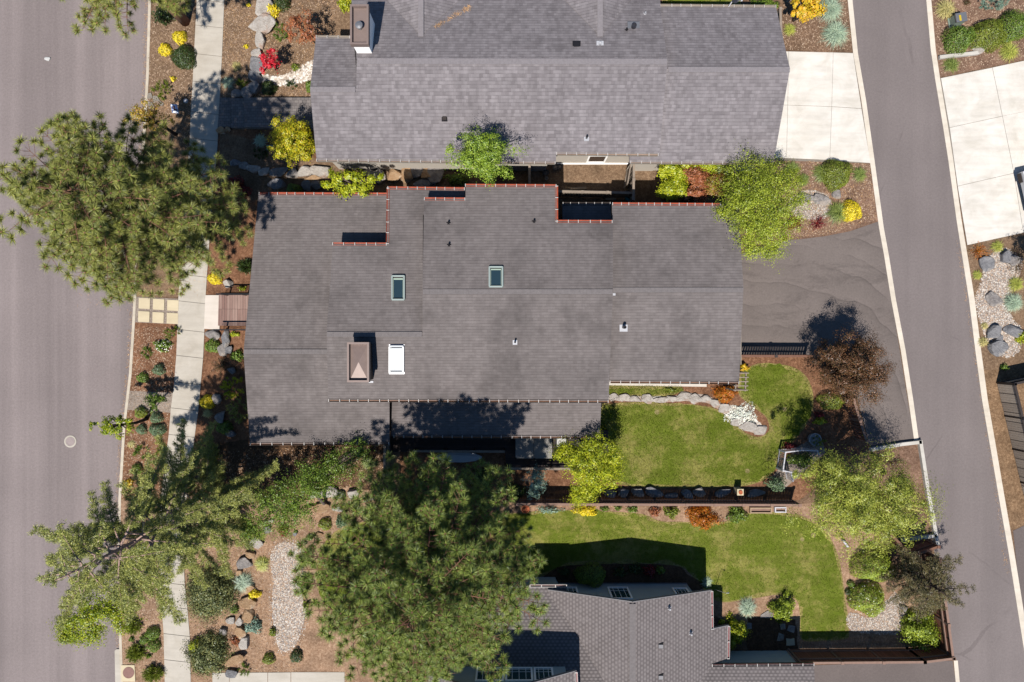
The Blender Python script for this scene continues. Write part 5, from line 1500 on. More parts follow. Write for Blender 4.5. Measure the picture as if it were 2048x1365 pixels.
for (ox, oy, w, h_, mt) in ((-.02, .02, .10, .24, 'sign_brown'), (.03, -.06, .2, .08, 'sign_brown'), (.02, -.17, .26, .07, 'trim_white'), (-.1, .18, .1, .06, 'trim_white')):
    MB().prism([tuple(p + Vector((0, 0, .004))) for p in tilt_quad(Vector((c.x, c.y, .62)) + rv * ox + uv * oy, w, h_, uv, rv)], .003).build('picture', mt, sg)
m = MB(); m.tube([(c.x - .1, c.y, 0), (c.x - .1, c.y, .5)], .008, 5); m.tube([(c.x + .1, c.y, 0), (c.x + .1, c.y, .5)], .008, 5); m.build('stake', 'metal_grey', sg)
b0 = P(374, 204); m = MB().lathe((b0.x, b0.y, 0), [(.02, 0), (.09, .03), (.13, .13), (.09, .22), (.02, .26)], 16); tag(m.build('lamp_globe', 'vinyl_white', None, True, origin=(b0.x, b0.y, 0)), 'white ball shaped globe on the soil by the sidewalk edge', 'globe')
c = P(541.5, 296.5); u = empty('utility_box', c, 'turquoise plastic utility lid in the shade of the yellow maple', 'utility box')
MB().box((c.x - .19, c.y - .13, 0), (c.x + .19, c.y + .13, .10)).build('body', 'teal_plastic', u); MB().box((c.x - .16, c.y - .10, .102), (c.x + .16, c.y + .10, .125)).build('lid', 'teal_plastic', u)
c = P(1920, 36, .5); u = empty('utility_box', (c.x, c.y, 0), 'grey-green electrical box with a yellow sticker in the top right mulch', 'utility box')
ang = .17; Rz = lambda x, y: (c.x + x * math.cos(ang) - y * math.sin(ang), c.y + x * math.sin(ang) + y * math.cos(ang))
def rbox(x0, y0, x1, y1, z0, z1): return MB().prism([(*Rz(x, y), z1) for x, y in ((x0, y0), (x1, y0), (x1, y1), (x0, y1))], z1 - z0)
rbox(-.34, -.30, .30, .24, 0, .06).build('base', 'box_green', u); rbox(-.27, -.24, .27, .20, .062, .55).build('body', 'box_green', u)
rbox(-.29, -.26, .29, .22, .552, .62).build('lid', 'metal_grey', u); rbox(-.13, -.20, -.02, .10, .622, .628).build('sticker', 'label_yellow', u)
c = P(1255, 399); o = MB().lathe(c, [(.14, 0), (.17, .35), (.15, .35), (.14, .2)], 16).build('bucket', 'teal_plastic', None, origin=tuple(c)); tag(o, 'dark teal bucket in the shade beside the timber fence', 'bucket')
c = P(1078, 335); u = empty('window_well', c, 'pale rimmed window well against the upper house in the shaded gap', 'window well')
MB().box((c.x - .3, c.y - .02, 0), (c.x + .34, c.y + .32, .12)).build('floor', 'metal_grey', u)
m = MB(); m.box((c.x - .36, c.y - .1, 0), (c.x + .40, c.y - .03, .25)); m.box((c.x + .345, c.y - .029, 0), (c.x + .40, c.y + .34, .25)); m.build('rim', 'metal_pale', u)
for lb, (x0, y0, x1, y1) in (('pale plank lying along the fence in the dirt yard', (1125, 381, 1147, 385)), ('long pale board leaning low in the dirt yard shadow', (1140, 379, 1172, 377)), ('short brown board above the dark notch of the roof', (1210, 401, 1230, 401))):
    A, B = P(x0, y0), P(x1, y1); A.z = B.z = .35 if 'brown' in lb else .12
    tag(MB().bar(A, B, .12, .05).bar(A - Vector((0, 0, .05)), A - Vector((0, 0, A.z - .01)), .05, .05, 0, (1, 0, 0)).bar(B - Vector((0, 0, .05)), B - Vector((0, 0, A.z - .01)), .05, .05, 0, (1, 0, 0)).build('plank', 'wood_tan', None, origin=tuple(A)), lb, 'plank')
r = rng_of('paper'); c = P(93, 117); v, f = rock_verts(r, 6, .12); v = v * np.array([.15, .11, .06]) + np.array([c.x, c.y, -.07])
tag(np_mesh('crumpled_paper', [(v, f, 0)], ['cushion_pale'], None, tuple(c)), 'crumpled scrap of pale litter on the empty street', 'litter')
# satellite dish on the upper roof edge
c = Un.p(1462, 14); ds = empty('satellite_dish', c, 'dark satellite dish on a white bracket at the top roof edge', 'satellite dish')
ax = Vector((.5, -.55, .65)).normalized(); t1 = ax.orthogonal().normalized(); t2 = ax.cross(t1); cc = c + Vector((.05, .25, .55))
m = MB(); n = 22
for ring, (rr, dd) in enumerate(((.02, 0), (.15, .012), (.28, .05), (.30, .055))):
    for j in range(n):
        t = 2 * math.pi * j / n; m.v.append(tuple(cc + (t1 * math.cos(t) * rr + t2 * math.sin(t) * rr * 1.1) + ax * dd))
for i in range(3):
    for j in range(n): m.f.append([i * n + j, i * n + (j + 1) % n, (i + 1) * n + (j + 1) % n, (i + 1) * n + j]); m.m.append(0)
m.f.append(list(range(n))); m.m.append(0); m.build('reflector', 'plastic_dark', ds)
MB().tube([cc, c + Vector((-.05, .1, .25)), c + Vector((-.12, 0, 0))], .03, 8).build('bracket', 'vinyl_white', ds)
m = MB(); m.tube([cc - t2 * .3, cc + ax * .35 - t2 * .15], .014, 6); m.box(tuple(cc + ax * .35 - t2 * .15 - Vector((.04, .04, .04))), tuple(cc + ax * .35 - t2 * .15 + Vector((.04, .04, .04)))); m.build('receiver_arm', 'vinyl_white', ds)
# trailer on the right-hand driveway (mostly beyond the frame)
c = P(2026, 350); tl = empty('trailer', c, 'white trailer with ribbed deck parked on the right driveway edge', 'trailer')
ang = .23; Rz = lambda x, y, z: (c.x + x * math.cos(ang) - y * math.sin(ang), c.y + x * math.sin(ang) + y * math.cos(ang), z)
def tb_(x0, y0, x1, y1, z0, z1): return MB().prism([Rz(x, y, z1) for x, y in ((x0, y0), (x1, y0), (x1, y1), (x0, y1))], z1 - z0)
tb_(.06, -2.2, 2.2, -.06, .45, .55).build('deck', 'trailer_deck', tl)
for k in range(26): tb_(.12, -2.15 + k * .08, 2.1, -2.12 + k * .08, .552, .565).build('rib', 'trailer_deck', tl) if k < 0 else None
m = MB()
for k in range(22):
    y = -2.15 + k * .095; m.prism([Rz(x, yy, .572) for x, yy in ((.1, y), (2.15, y), (2.15, y + .03), (.1, y + .03))], .02)
m.build('rib', 'cap_taupe', tl)
tb_(-.02, -2.2, .06, 0, .4, .75).build('side_rail', 'trailer_white', tl); tb_(.061, -.07, 2.2, 0, .4, .75).build('side_rail', 'trailer_white', tl); tb_(.061, -.62, 2.2, -.54, .58, .72).build('side_rail', 'trailer_white', tl)
tb_(-.07, -.55, -.021, -.05, .35, .6).build('ramp_hinge', 'metal_dark_brown', tl)
tb_(1.25, .0, 4.5, 2.0, .5, 2.6).build('body', 'trailer_white', tl)
for x, y in ((1.6, .1), (3.8, .1), (1.6, 1.9), (3.8, 1.9), (.6, -1.2), (1.7, -2.3)):
    q_ = Vector(Rz(x, y, .36)); d_ = Vector((-math.sin(ang), math.cos(ang), 0)); w_ = MB(); w_.tube([q_ - d_ * .1, q_ + d_ * .1], .36, 18); w_.build('wheel', 'tyre', tl)
# ================================================================== TREES
pine('huge long-needled pine leaning over the street at left', (426, 466), 3.2, 13.0, [(3.2, 2.7), (4.4, 3.5), (6, 3.8), (8, 3.7), (10, 3.2), (12, 2.1), (13.0, .7)], 116, mat='needle_olive', lean=(0, -.45))
pine('huge long-needled pine over the lower house roof and lawn', (888, 1056), 3.0, 12.8, [(3.0, 3.5), (3.8, 4.5), (5.5, 5.2), (7.5, 5.0), (9.5, 3.7), (11.5, 2.2), (12.8, .6)], 150)
pine('tall pine at the top left corner showing its leaning trunk', (371, 44), 4.8, 14, [(4.8, 3.9), (7, 3.8), (10, 3.2), (14, 1.0)], 84, mat='needle_olive')
feathery('conifer_tree', 'big open conifer with pale bare limbs sprawling over sidewalk and street', (462, 988), 1.6, 12.6, [(1.6, 3.3), (4, 3.9), (7, 3.9), (10, 3.0), (12.4, .8)], 68, 'needle_larch', 'bark_pale', L=.095, W=.019, dens=760, plume=.68, lean=(-.9, -.2))
broadleaf('maple_tree', 'yellow maple with an orange tint beside the upper house', 588, 285, 49, 52, 2.4, 'leaf_yellow', 17000, .07, .056, 80, RZ=1.5, base=(618, 318))
broadleaf('tree', 'glossy green tree with white flecks leaning over the upper eave', 968, 312, 76, 54, 5.0, 'leaf_silver_green', 17000, .07, .05, 60, RZ=1.6, base=(974, 352))
broadleaf('maple_tree', 'loose vine maple spreading over the gap at the middle roof edge', 705, 366, 68, 30, 2.6, 'leaf_lime', 3600, .10, .08, 26, RZ=.7, sig=.2)
broadleaf('locust_tree', 'largest yellow-green feathery tree at the asphalt driveway corner', 1520, 418, 88, 96, 4.2, 'leaf_locust', 38000, .066, .046, 120, RZ=1.7, sig=.15, base=(1470, 446), cl_px=[(1500, 345, 3.6, 40), (1540, 350, 3.8, 40), (1470, 370, 3.4, 34), (1520, 390, 4.4, 46), (1560, 385, 4, 40), (1480, 410, 4, 36), (1535, 430, 4.6, 46), (1575, 430, 4, 34), (1510, 460, 4.2, 40), (1550, 475, 4, 36), (1500, 495, 3.6, 22), (1540, 500, 3.6, 20), (1450, 425, 3.6, 16), (1588, 355, 3.4, 22), (1600, 400, 3.4, 18)])
broadleaf('small_tree', 'orange and green leaved small tree at the top by the alley', 1612, 12, 40, 36, 1.6, 'leaf_orange_yellow', 4200, .10, .08, 34, RZ=1.1)
broadleaf('tree', 'round bronze-leaved tree beside the alley driveway', 1697, 738, 80, 74, 2.5, 'leaf_bronze', 44000, .065, .047, 190, RZ=2.1, sig=.17, bark='bark_dark')
broadleaf('willow_tree', 'wide curly willow with pale yellow twigs beside the alley', 1724, 994, 160, 118, 4.2, 'leaf_willow', 52000, .10, .036, 190, RZ=1.8, sig=.15, bark='twig_yellow', lim=60, base=(1656, 962))
broadleaf('maple_tree', 'bright lime maple by the back deck corner', 1176, 937, 74, 64, 3.2, 'leaf_lime', 22000, .07, .056, 90, RZ=1.5, base=(1166, 915), sig=.15, cl_px=[(1140, 900, 2.8, 22), (1185, 905, 3.4, 34), (1220, 915, 3.2, 28), (1205, 945, 3.4, 34), (1165, 935, 3.6, 34), (1125, 905, 2.8, 18), (1175, 975, 3, 28), (1160, 995, 2.6, 16), (1225, 950, 3, 22)])
broadleaf('small_tree', 'blue-green upright young tree below the back deck', 1070, 966, 28, 38, 2.2, 'leaf_blue', 2200, .07, .045, 26, RZ=1.1)
broadleaf('tree', 'dense green tree slanting from the middle roof down to the rock garden', 610, 975, 60, 60, 3.8, 'leaf_green', 20000, .075, .055, 100, base=(650, 1010), lim=26,
          cl_px=[(715, 905, 3.4, 26), (690, 925, 3.6, 30), (660, 935, 3.9, 34), (640, 965, 3.9, 34), (610, 960, 4.2, 36), (585, 990, 4.2, 40), (600, 1020, 3.6, 34), (555, 1010, 4.2, 42), (530, 1030, 4.0, 40), (575, 1045, 3.2, 28), (510, 1050, 3.6, 30), (495, 1065, 3.2, 24)])
broadleaf('street_tree', 'yellow-green street tree tipped with orange at bottom left', 190, 1236, 74, 50, 4.0, 'leaf_street', 12000, .08, .062, 40, RZ=1.2, base=(283, 1180), sig=.22,
          cl_px=[(230, 1205, 4, 34), (200, 1220, 4.2, 38), (165, 1235, 4, 34), (140, 1255, 4, 26), (150, 1275, 3.6, 18), (240, 1235, 3.4, 26), (185, 1265, 3.6, 24), (130, 1270, 4, 14)])
broadleaf('street_tree', 'sparse yellow street tree hanging over the kerb near the manhole', 232, 852, 52, 30, 3.2, 'leaf_street', 2000, .09, .07, 30, RZ=.8, base=(294, 838), sig=.17, bark='bark_dark')
broadleaf('street_tree', 'sparse yellow and orange street tree beside the yard sign', 297, 238, 54, 40, 3.2, 'leaf_amber', 2200, .08, .06, 34, RZ=.9, base=(352, 270), sig=.17, bark='bark_dark')
broadleaf('young_tree', 'young dark green tree with slim bent trunk in the planting strip', 306, 806, 27, 24, 1.5, 'leaf_green', 900, .085, .06, 22, RZ=.6, base=(283, 842), sig=.22, bark='bark_dark', tw=.03)
broadleaf('maple_tree', 'rusty brown maple in the upper front yard', 600, 55, 42, 34, 2.2, 'leaf_brown', 2200, .085, .06, 34, RZ=.7, base=(637, 93), sig=.2, bark='bark_dark', tw=.03)
broadleaf('maple_tree', 'scarlet maple beside the boulder wall', 538, 124, 23, 32, 1.6, 'leaf_red', 1300, .085, .07, 24, RZ=.6, base=(556, 138), sig=.22, bark='bark_dark', tw=.03)
feathery('conifer_tree', 'dark spreading brown-green conifer at the alley fence', (1802, 1136), .8, 3.6, [(.8, 1.9), (2, 1.9), (3.0, 1.5), (3.6, .5)], 40, 'leaf_spread', 'bark_dark', L=.08, W=.024, dens=330, trunk_r=.08, droop=.08)

broadleaf('small_tree', 'small tree beyond the right edge whose leaf shadow falls on the right driveway', 2122, 538, 52, 48, 2.8, 'leaf_olive', 2200, .09, .07, 30, RZ=.9, base=(2062, 545))
# ================================================================== SHRUBS, GRASSES, FLOWERS
SH = [
 # px, py, rx, ry, h, kind, mat, label, (name)
 # street strip, upper part
 (357, 73, 15, 14, .45, 'globe', 'leaf_gold', 'bright yellow dwarf bush nearest the leaning pine trunk'),
 (328, 98, 14, 13, .42, 'globe', 'leaf_gold', 'bright yellow dwarf bush touching the dark green one by the kerb'),
 (364, 111, 26, 25, .75, 'globe', 'leaf_dark', 'round dark green bush beside two yellow dwarf bushes'),
 (321, 177, 22, 22, .7, 'mugo', 'leaf_olive', 'olive green bush above the flagstones by the kerb'),
 (345, 157, 6, 5, .2, 'loose', 'leaf_gold', 'tiny yellow plant alone in the upper planting strip'),
 (322, 28, 19, 18, .8, 'loose', 'leaf_dark', 'dark green bush in the shade of the corner pine'),
 # upper front yard
 (497, 10, 5, 4, .15, 'loose', 'leaf_gold', 'yellow flower tuft at the very top of the front yard'),
 (492, 93, 5, 4, .15, 'loose', 'leaf_gold', 'yellow flower tuft between the sidewalk and the boulder wall'),
 (545, 19, 15, 14, .5, 'loose', 'leaf_gold', 'pale yellow bush resting on the topmost boulder'),
 (562, 5, 17, 14, .7, 'globe', 'leaf_dark', 'dark green bush cut by the top edge above the boulder wall'),
 (562, 70, 20, 14, .4, 'mugo', 'leaf_green', 'low green juniper under the rusty maple'),
 (556, 50, 12, 12, .4, 'mugo', 'leaf_green', 'small green juniper on the upper side of the rusty maple'),
 (472, 131, 9, 7, .3, 'tuft', 'grass_tan', 'faint grey grass tuft in the upper front yard', 'grass_clump'),
 (455, 164, 13, 12, .4, 'tuft', 'grass_blue', 'blue-green grass clump by the sidewalk and paver steps', 'grass_clump'),
 (483, 166, 13, 12, .35, 'mugo', 'leaf_olive', 'dim olive juniper among grasses near the paver steps'),
 (536, 174, 16, 15, .5, 'globe', 'leaf_dark', 'round dark bush below the scarlet maple'),
 (581, 168, 12, 11, .4, 'mugo', 'leaf_dark', 'dark spiky bush by the white pebbles'),
 (619, 172, 10, 12, .4, 'globe', 'leaf_green', 'green bush half under the upper house eave'),
 (590, 134, 9, 8, .3, 'loose', 'leaf_olive', 'small yellow-green plant above the white pebbles'),
 (690, 6, 17, 13, .7, 'loose', 'leaf_lime', 'lime green bush at the top beside the box chimney'),
 (519, 280, 15, 13, .4, 'tuft', 'grass_blue', 'grey grass clump in deep shade below the paver path', 'grass_clump'),
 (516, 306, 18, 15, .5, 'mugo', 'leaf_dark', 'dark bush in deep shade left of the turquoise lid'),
 (465, 376, 30, 24, 1.0, 'loose', 'leaf_dark_red', 'dark red barberry under the left pine'),
 (586, 377, 16, 11, .6, 'globe', 'leaf_green', 'bright green bush tucked beside the middle roof eave'),
 (715, 328, 17, 8, .4, 'loose', 'leaf_olive', 'longest olive shrub under the upper eave'),
 (753, 327, 11, 6, .35, 'loose', 'leaf_olive', 'small olive shrub in the middle under the upper eave'),
 (779, 329, 14, 9, .4, 'loose', 'leaf_lime', 'lime shrub next to the boulders under the upper eave'),
 (808, 327, 10, 5, .3, 'loose', 'leaf_olive', 'thin olive plant at the right end of the eave shrubs'),
 (915, 357, 26, 12, .8, 'loose', 'leaf_green', 'shaded green bush under the white-flecked tree'),
 # hedge by the driveway corner
 (1345, 346, 30, 24, 2.6, 'hedge', 'leaf_lime', 'lime bush at the left end of the mixed hedge, upper side'),
 (1343, 386, 29, 21, 2.6, 'hedge', 'leaf_lime', 'lime bush at the left end of the mixed hedge, lower side'),
 (1385, 362, 30, 25, 2.6, 'hedge', 'leaf_brown', 'rusty bush in the middle of the mixed hedge'),
 (1402, 336, 26, 18, 2.6, 'hedge', 'leaf_lime', 'green hedge bush close to the upper eave'),
 (1422, 378, 30, 24, 2.6, 'hedge', 'leaf_rust_green', 'rusty green hedge bush nearest the feathery tree'),
 (1441, 344, 24, 23, 2.6, 'hedge', 'leaf_olive', 'olive hedge bush between the eave and the feathery tree'),
 (1380, 396, 24, 12, 2.6, 'hedge', 'leaf_brown', 'small rusty hedge bush against the middle roof gutter'),
 # island bed by the driveways
 (1677, 346, 32, 32, 1.0, 'globe', 'leaf_olive', 'largest round olive bush below the white driveway'),
 (1648, 345, 17, 16, .6, 'tuft', 'grass_green', 'dark green grass clump left of the round olive bush', 'grass_clump'),
 (1722, 348, 13, 13, .5, 'tuft', 'grass_green', 'green grass clump between the round bush and the alley', 'grass_clump'),
 (1609, 358, 14, 10, .4, 'tuft', 'grass_green', 'small dark grass clump above the grey gravel patch', 'grass_clump'),
 (1586, 338, 13, 12, .6, 'tuft', 'grass_green', 'green grass clump beside the feathery tree', 'grass_clump'),
 (1705, 421, 23, 22, .7, 'globe', 'leaf_gold', 'vivid yellow ball shaped bush by the alley'),
 (1679, 424, 15, 22, .7, 'tuft', 'grass_green', 'tall green grass leaning on the vivid yellow bush', 'grass_clump'),
 (1640, 444, 19, 18, .6, 'twig', 'leaf_dark_red', 'dark red twiggy barberry by the asphalt edge'),
 (1588, 446, 15, 12, .5, 'loose', 'leaf_dark_red', 'crimson barberry half under the feathery tree'),
 (1568, 477, 8, 5, .3, 'loose', 'leaf_dark_red', 'small red plant at the asphalt edge'),
 # top right corners
 (1664, 14, 21, 24, .8, 'tuft', 'grass_blue', 'blue grass clump touching the orange tree at the top', 'grass_clump'),
 (1675, 63, 26, 23, .8, 'tuft', 'grass_blue', 'large blue grass clump just above the white driveway', 'grass_clump'),
 (1581, 58, 10, 11, .4, 'tuft', 'grass_lime', 'small green grass clump against the board fence end', 'grass_clump'),
 (1530, 6, 34, 12, .9, 'clump', 'leaf_green', 'green bush behind the top right roof edge'),
 (1340, 4, 15, 8, .6, 'clump', 'leaf_olive', 'olive bush at the top lawn beside the cross gable'),
 (1896, 16, 21, 18, .6, 'tuft', 'grass_tan', 'tan grass clump in the top right corner by the kerb', 'grass_clump'),
 (1994, 4, 32, 18, .9, 'mugo', 'leaf_blue', 'low blue spruce at the top right edge'),
 (1925, 74, 30, 29, 1.1, 'globe', 'leaf_green', 'round dark green bush nearest the alley at top right'),
 (1982, 66, 38, 32, 1.1, 'globe', 'leaf_olive', 'wide olive bush in the row of three at top right'),
 (2034, 48, 32, 32, 1.1, 'globe', 'leaf_green', 'green bush at the outer end of the row at top right'),
 (1907, 128, 15, 15, .5, 'tuft', 'grass_green', 'green grass clump below the low white edging wall', 'grass_clump'),
 (2023, 100, 18, 17, .6, 'tuft', 'grass_lime', 'pale lime grass clump above the right driveway', 'grass_clump'),
 (1937, 3, 8, 5, .3, 'twig', 'leaf_twig', 'small brown twiggy plant at the top right edge'),
 # right bed
 (1964, 501, 23, 18, .6, 'twig', 'leaf_orange', 'rust coloured twiggy bush at the corner of the right driveway'),
 (1998, 493, 11, 10, .4, 'tuft', 'grass_lime', 'lime grass clump beside the rust coloured bush', 'grass_clump'),
 (1957, 550, 8, 8, .3, 'tuft', 'grass_lime', 'small lime grass tuft left of the gravel bed', 'grass_clump'),
 (2036, 568, 14, 13, .5, 'tuft', 'grass_lime', 'lime grass clump at the outer side of the gravel bed', 'grass_clump'),
 (2032, 605, 19, 19, .6, 'tuft', 'grass_blue', 'lavender grey clump beside the gravel bed', 'grass_clump'),
 (1971, 652, 6, 6, .25, 'tuft', 'grass_tan', 'tiny pale tuft by the alley kerb at the gravel', 'grass_clump'),
 (1969, 684, 12, 8, .3, 'tuft', 'grass_tan', 'pale grass clump left of the dark boulders', 'grass_clump'),
 (2010, 735, 8, 7, .3, 'loose', 'leaf_green', 'small green plant above the dark right fence'),
 (2046, 675, 13, 13, .5, 'loose', 'leaf_lime', 'lime plant on the right edge behind the dark boulders'),
 (2048, 520, 26, 34, .9, 'twig', 'leaf_twig', 'shadowy brown bush on the right edge near the driveway'),
 # street strip, middle
 (342, 668, 19, 17, .65, 'mugo', 'leaf_olive', 'golden green mugo pine at the sidewalk below the tan pavers'),
 (323, 692, 17, 13, .4, 'loose', 'leaf_green', 'green plant sprinkled with white flowers by the mugo pine', 'flowering_plant', ('petal_white', 70, .05)),
 (289, 705, 16, 15, .45, 'mugo', 'leaf_green', 'feathery green plant nearest the kerb below the pavers'),
 (315, 740, 13, 12, .45, 'globe', 'leaf_blue_dark', 'round blue-green bush above the young dark tree'),
 (283, 756, 12, 11, .4, 'globe', 'leaf_green', 'small bright green ball bush near the kerb'),
 (279, 826, 13, 12, .45, 'globe', 'leaf_olive', 'green ball bush at the foot of the young dark tree'),
 (310, 836, 13, 12, .45, 'globe', 'leaf_blue_dark', 'blue-green ball bush right of the young dark tree'),
 (281, 860, 11, 11, .4, 'globe', 'leaf_blue_dark', 'blue-green bush half under the sparse yellow tree'),
 (312, 861, 18, 14, .5, 'globe', 'leaf_blue_dark', 'widest blue-green bush in the planting strip'),
 (279, 907, 18, 19, .6, 'mugo', 'leaf_green', 'feathery green bush at kerb level below the blue-green ones'),
 (317, 901, 12, 10, .45, 'mugo', 'leaf_olive', 'olive bush at the sidewalk beside the big conifer shadow'),
 (271, 940, 12, 12, .45, 'globe', 'leaf_green', 'dark green bush under the tip of a conifer limb'),
 (295, 958, 15, 14, .5, 'globe', 'leaf_green', 'rounder green bush in the strip just below the conifer limb tip'),
 (255, 968, 10, 10, .35, 'loose', 'leaf_orange_yellow', 'small orange and green plant at the kerb'),
 (261, 889, 7, 6, .25, 'tuft', 'grass_tan', 'tiny grey tuft beside the kerb', 'grass_clump'),
 # street strip, bottom
 (264, 1257, 18, 17, .6, 'spiky', 'leaf_olive', 'spiky dark olive bush uppermost in the bottom left strip'),
 (303, 1269, 15, 14, .5, 'globe', 'leaf_green', 'clipped green ball nearest the sidewalk at bottom left'),
 (287, 1281, 11, 10, .4, 'globe', 'leaf_green', 'smallest clipped green ball, on the kerb side of the three'),
 (305, 1294, 14, 13, .5, 'globe', 'leaf_green', 'lowest of the three clipped green balls at bottom left'),
 (267, 1309, 22, 20, .65, 'spiky', 'leaf_olive', 'larger spiky olive bush just above the drain lid'),
 (303, 1351, 24, 19, .65, 'spiky', 'leaf_olive', 'spiky olive bush right of the drain lid on the bottom edge'),
 (297, 1313, 6, 5, .2, 'loose', 'leaf_green', 'tiny green sprig between the spiky bushes'),
 (262, 1279, 6, 5, .2, 'loose', 'leaf_green', 'tiny green sprig by the kerb between the spiky bushes'),
 # bed left of the middle house
 (428, 556, 15, 14, .45, 'globe', 'leaf_gold', 'yellow bush at the upper corner of the entry pad'),
 (489, 533, 20, 17, .7, 'spiky', 'leaf_dark', 'dark spiky conifer bush above the entry deck'),
 (483, 577, 8, 5, .3, 'loose', 'leaf_lime', 'lime plant showing through the far deck railing'),
 (423, 692, 16, 15, .5, 'globe', 'leaf_green', 'round green bush at the sidewalk below the entry pad'),
 (437, 734, 22, 20, .6, 'twig', 'leaf_twig', 'bare red-brown twiggy bush between green bush and yellow bush'),
 (473, 712, 14, 11, .4, 'loose', 'leaf_green', 'bright green bush against the left wall of the middle house'),
 (468, 669, 11, 5, .25, 'loose', 'leaf_lime', 'low lime plant just below the near deck railing'),
 (412, 805, 16, 15, .5, 'globe', 'leaf_gold', 'yellow bush beside the sidewalk near the mugo pines'),
 (461, 778, 28, 27, 1.2, 'mugo', 'leaf_lime', 'golden mugo pine against the left wall of the house'),
 (475, 820, 28, 31, 1.6, 'mugo', 'needle_larch', 'taller grey-green pine bush overlapping the roof edge'),
 (447, 857, 17, 14, .5, 'globe', 'leaf_green', 'shaded green bush below the two pine bushes'),
 (413, 828, 10, 9, .3, 'tuft', 'grass_tan', 'grey grass tuft by the sidewalk below the yellow bush', 'grass_clump'),
 (418, 912, 17, 14, .5, 'loose', 'leaf_olive', 'yellowish bush in the shade of the big conifer'),
 # bottom left garden
 (412, 1195, 56, 62, 1.5, 'clump', 'leaf_juniper', 'largest sprawling grey-green juniper on the sidewalk edge'),
 (407, 1318, 46, 46, 1.3, 'clump', 'leaf_juniper', 'dense juniper at the bottom edge beside the sidewalk'),
 (388, 1293, 12, 12, .8, 'loose', 'leaf_lime', 'lime sprout growing out of the lower juniper'),
 (649, 1050, 14, 13, .45, 'globe', 'leaf_olive', 'olive ball bush below the tan boulders'),
 (683, 1045, 14, 13, .5, 'loose', 'leaf_blue_dark', 'thin grey-green bush near the lawn edge by the pine'),
 (618, 1076, 7, 7, .25, 'loose', 'leaf_green', 'small fresh green plant near the dry creek head'),
 (566, 1063, 10, 12, .35, 'loose', 'leaf_dark_red', 'small dark red plant above the dry creek'),
 (612, 1115, 14, 15, .5, 'tuft', 'grass_green', 'dark green grass clump right of the dry creek head', 'grass_clump'),
 (608, 1169, 17, 17, .6, 'loose', 'leaf_green', 'fresh green bush on the right bank of the dry creek'),
 (612, 1212, 9, 9, .4, 'loose', 'leaf_olive', 'small olive plant on the dry creek bank under the pine'),
 (522, 1130, 17, 16, .4, 'tuft', 'grass_lime', 'lime grass clump left of the dry creek', 'grass_clump'),
 (483, 1168, 20, 18, .6, 'tuft', 'grass_blue', 'blue-green yucca clump beside a tan boulder', 'grass_clump'),
 (508, 1190, 14, 9, .35, 'loose', 'leaf_gold', 'yellow flowering plant beside the tan boulder'),
 (505, 1254, 18, 15, .5, 'loose', 'leaf_blue', 'blue-green bush beside the rock row'),
 (471, 1283, 12, 10, .35, 'loose', 'leaf_brown', 'sparse reddish plant among the rock row'),
 (545, 1266, 9, 9, .35, 'loose', 'leaf_olive', 'small olive plant on the left bank of the dry creek end'),
 (536, 1320, 13, 12, .45, 'globe', 'leaf_olive', 'olive ball bush alone near the bottom path'),
 (591, 1315, 13, 14, .5, 'globe', 'leaf_dark', 'dark bush in the pine shadow near the bottom path'),
 (486, 1341, 16, 14, .45, 'mugo', 'leaf_green', 'bright green bush at the end of the bottom path slabs'),
 (468, 1221, 9, 9, .35, 'loose', 'leaf_green', 'light green plant beside the sprawling juniper'),
 (617, 1018, 6, 6, .2, 'tuft', 'grass_green', 'small dim tuft beside the first tan boulder', 'grass_clump'),
 (735, 925, 10, 12, .5, 'tuft', 'grass_green', 'green grass clump by the dark porch fence', 'grass_clump'),
 # lower garden
 (1098, 1021, 28, 8, .3, 'mat', 'leaf_blue', 'low blue-grey groundcover beside the terracotta pot', 'groundcover_plant'),
 (1172, 1023, 25, 11, .5, 'loose', 'leaf_gold', 'bright yellow bush along the long fence'),
 (1210, 1018, 9, 6, .3, 'loose', 'leaf_green', 'first small green plant right of the bright yellow bush'),
 (1236, 1017, 8, 5, .3, 'loose', 'leaf_green', 'smallest green plant along the long fence'),
 (1265, 1020, 12, 7, .35, 'loose', 'leaf_green', 'third green plant from the bright yellow bush'),
 (1310, 1025, 12, 10, .4, 'loose', 'leaf_brown', 'sparse reddish plant along the long fence'),
 (1344, 1026, 16, 12, .45, 'loose', 'leaf_olive', 'sparse olive plant left of the orange bush'),
 (1408, 1037, 38, 25, .8, 'clump', 'leaf_orange', 'big orange bush in front of the long fence'),
 (1476, 1031, 20, 18, .6, 'loose', 'leaf_green', 'green bush right of the big orange bush'),
 (1183, 1155, 33, 24, 1.2, 'globe', 'leaf_green', 'dark green rhododendron against the lower house wall'),
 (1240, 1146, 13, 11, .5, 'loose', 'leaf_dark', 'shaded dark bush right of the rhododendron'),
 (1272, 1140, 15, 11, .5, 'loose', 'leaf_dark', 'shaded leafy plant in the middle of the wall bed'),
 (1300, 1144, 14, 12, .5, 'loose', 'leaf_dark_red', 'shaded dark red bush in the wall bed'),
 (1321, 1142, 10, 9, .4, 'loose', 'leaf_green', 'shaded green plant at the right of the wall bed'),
 (1130, 1146, 12, 8, .4, 'loose', 'leaf_dark', 'shaded plant left of the rhododendron'),
 (1755, 1137, 44, 34, 1.5, 'globe', 'leaf_rhodo', 'largest bright green rhododendron by the brown enclosure'),
 (1742, 1203, 37, 35, 1.2, 'globe', 'leaf_rhodo', 'green rhododendron dotted with white flowers', 'flowering_shrub', ('petal_white', 60, .05)),
 (1855, 1267, 44, 43, 1.6, 'clump', 'leaf_rhodo', 'big green rhododendron in the bottom right fence corner'),
 (1570, 1219, 27, 32, 1.1, 'clump', 'leaf_rhodo', 'green bush on the point of bare soil beside the lower lawn'),
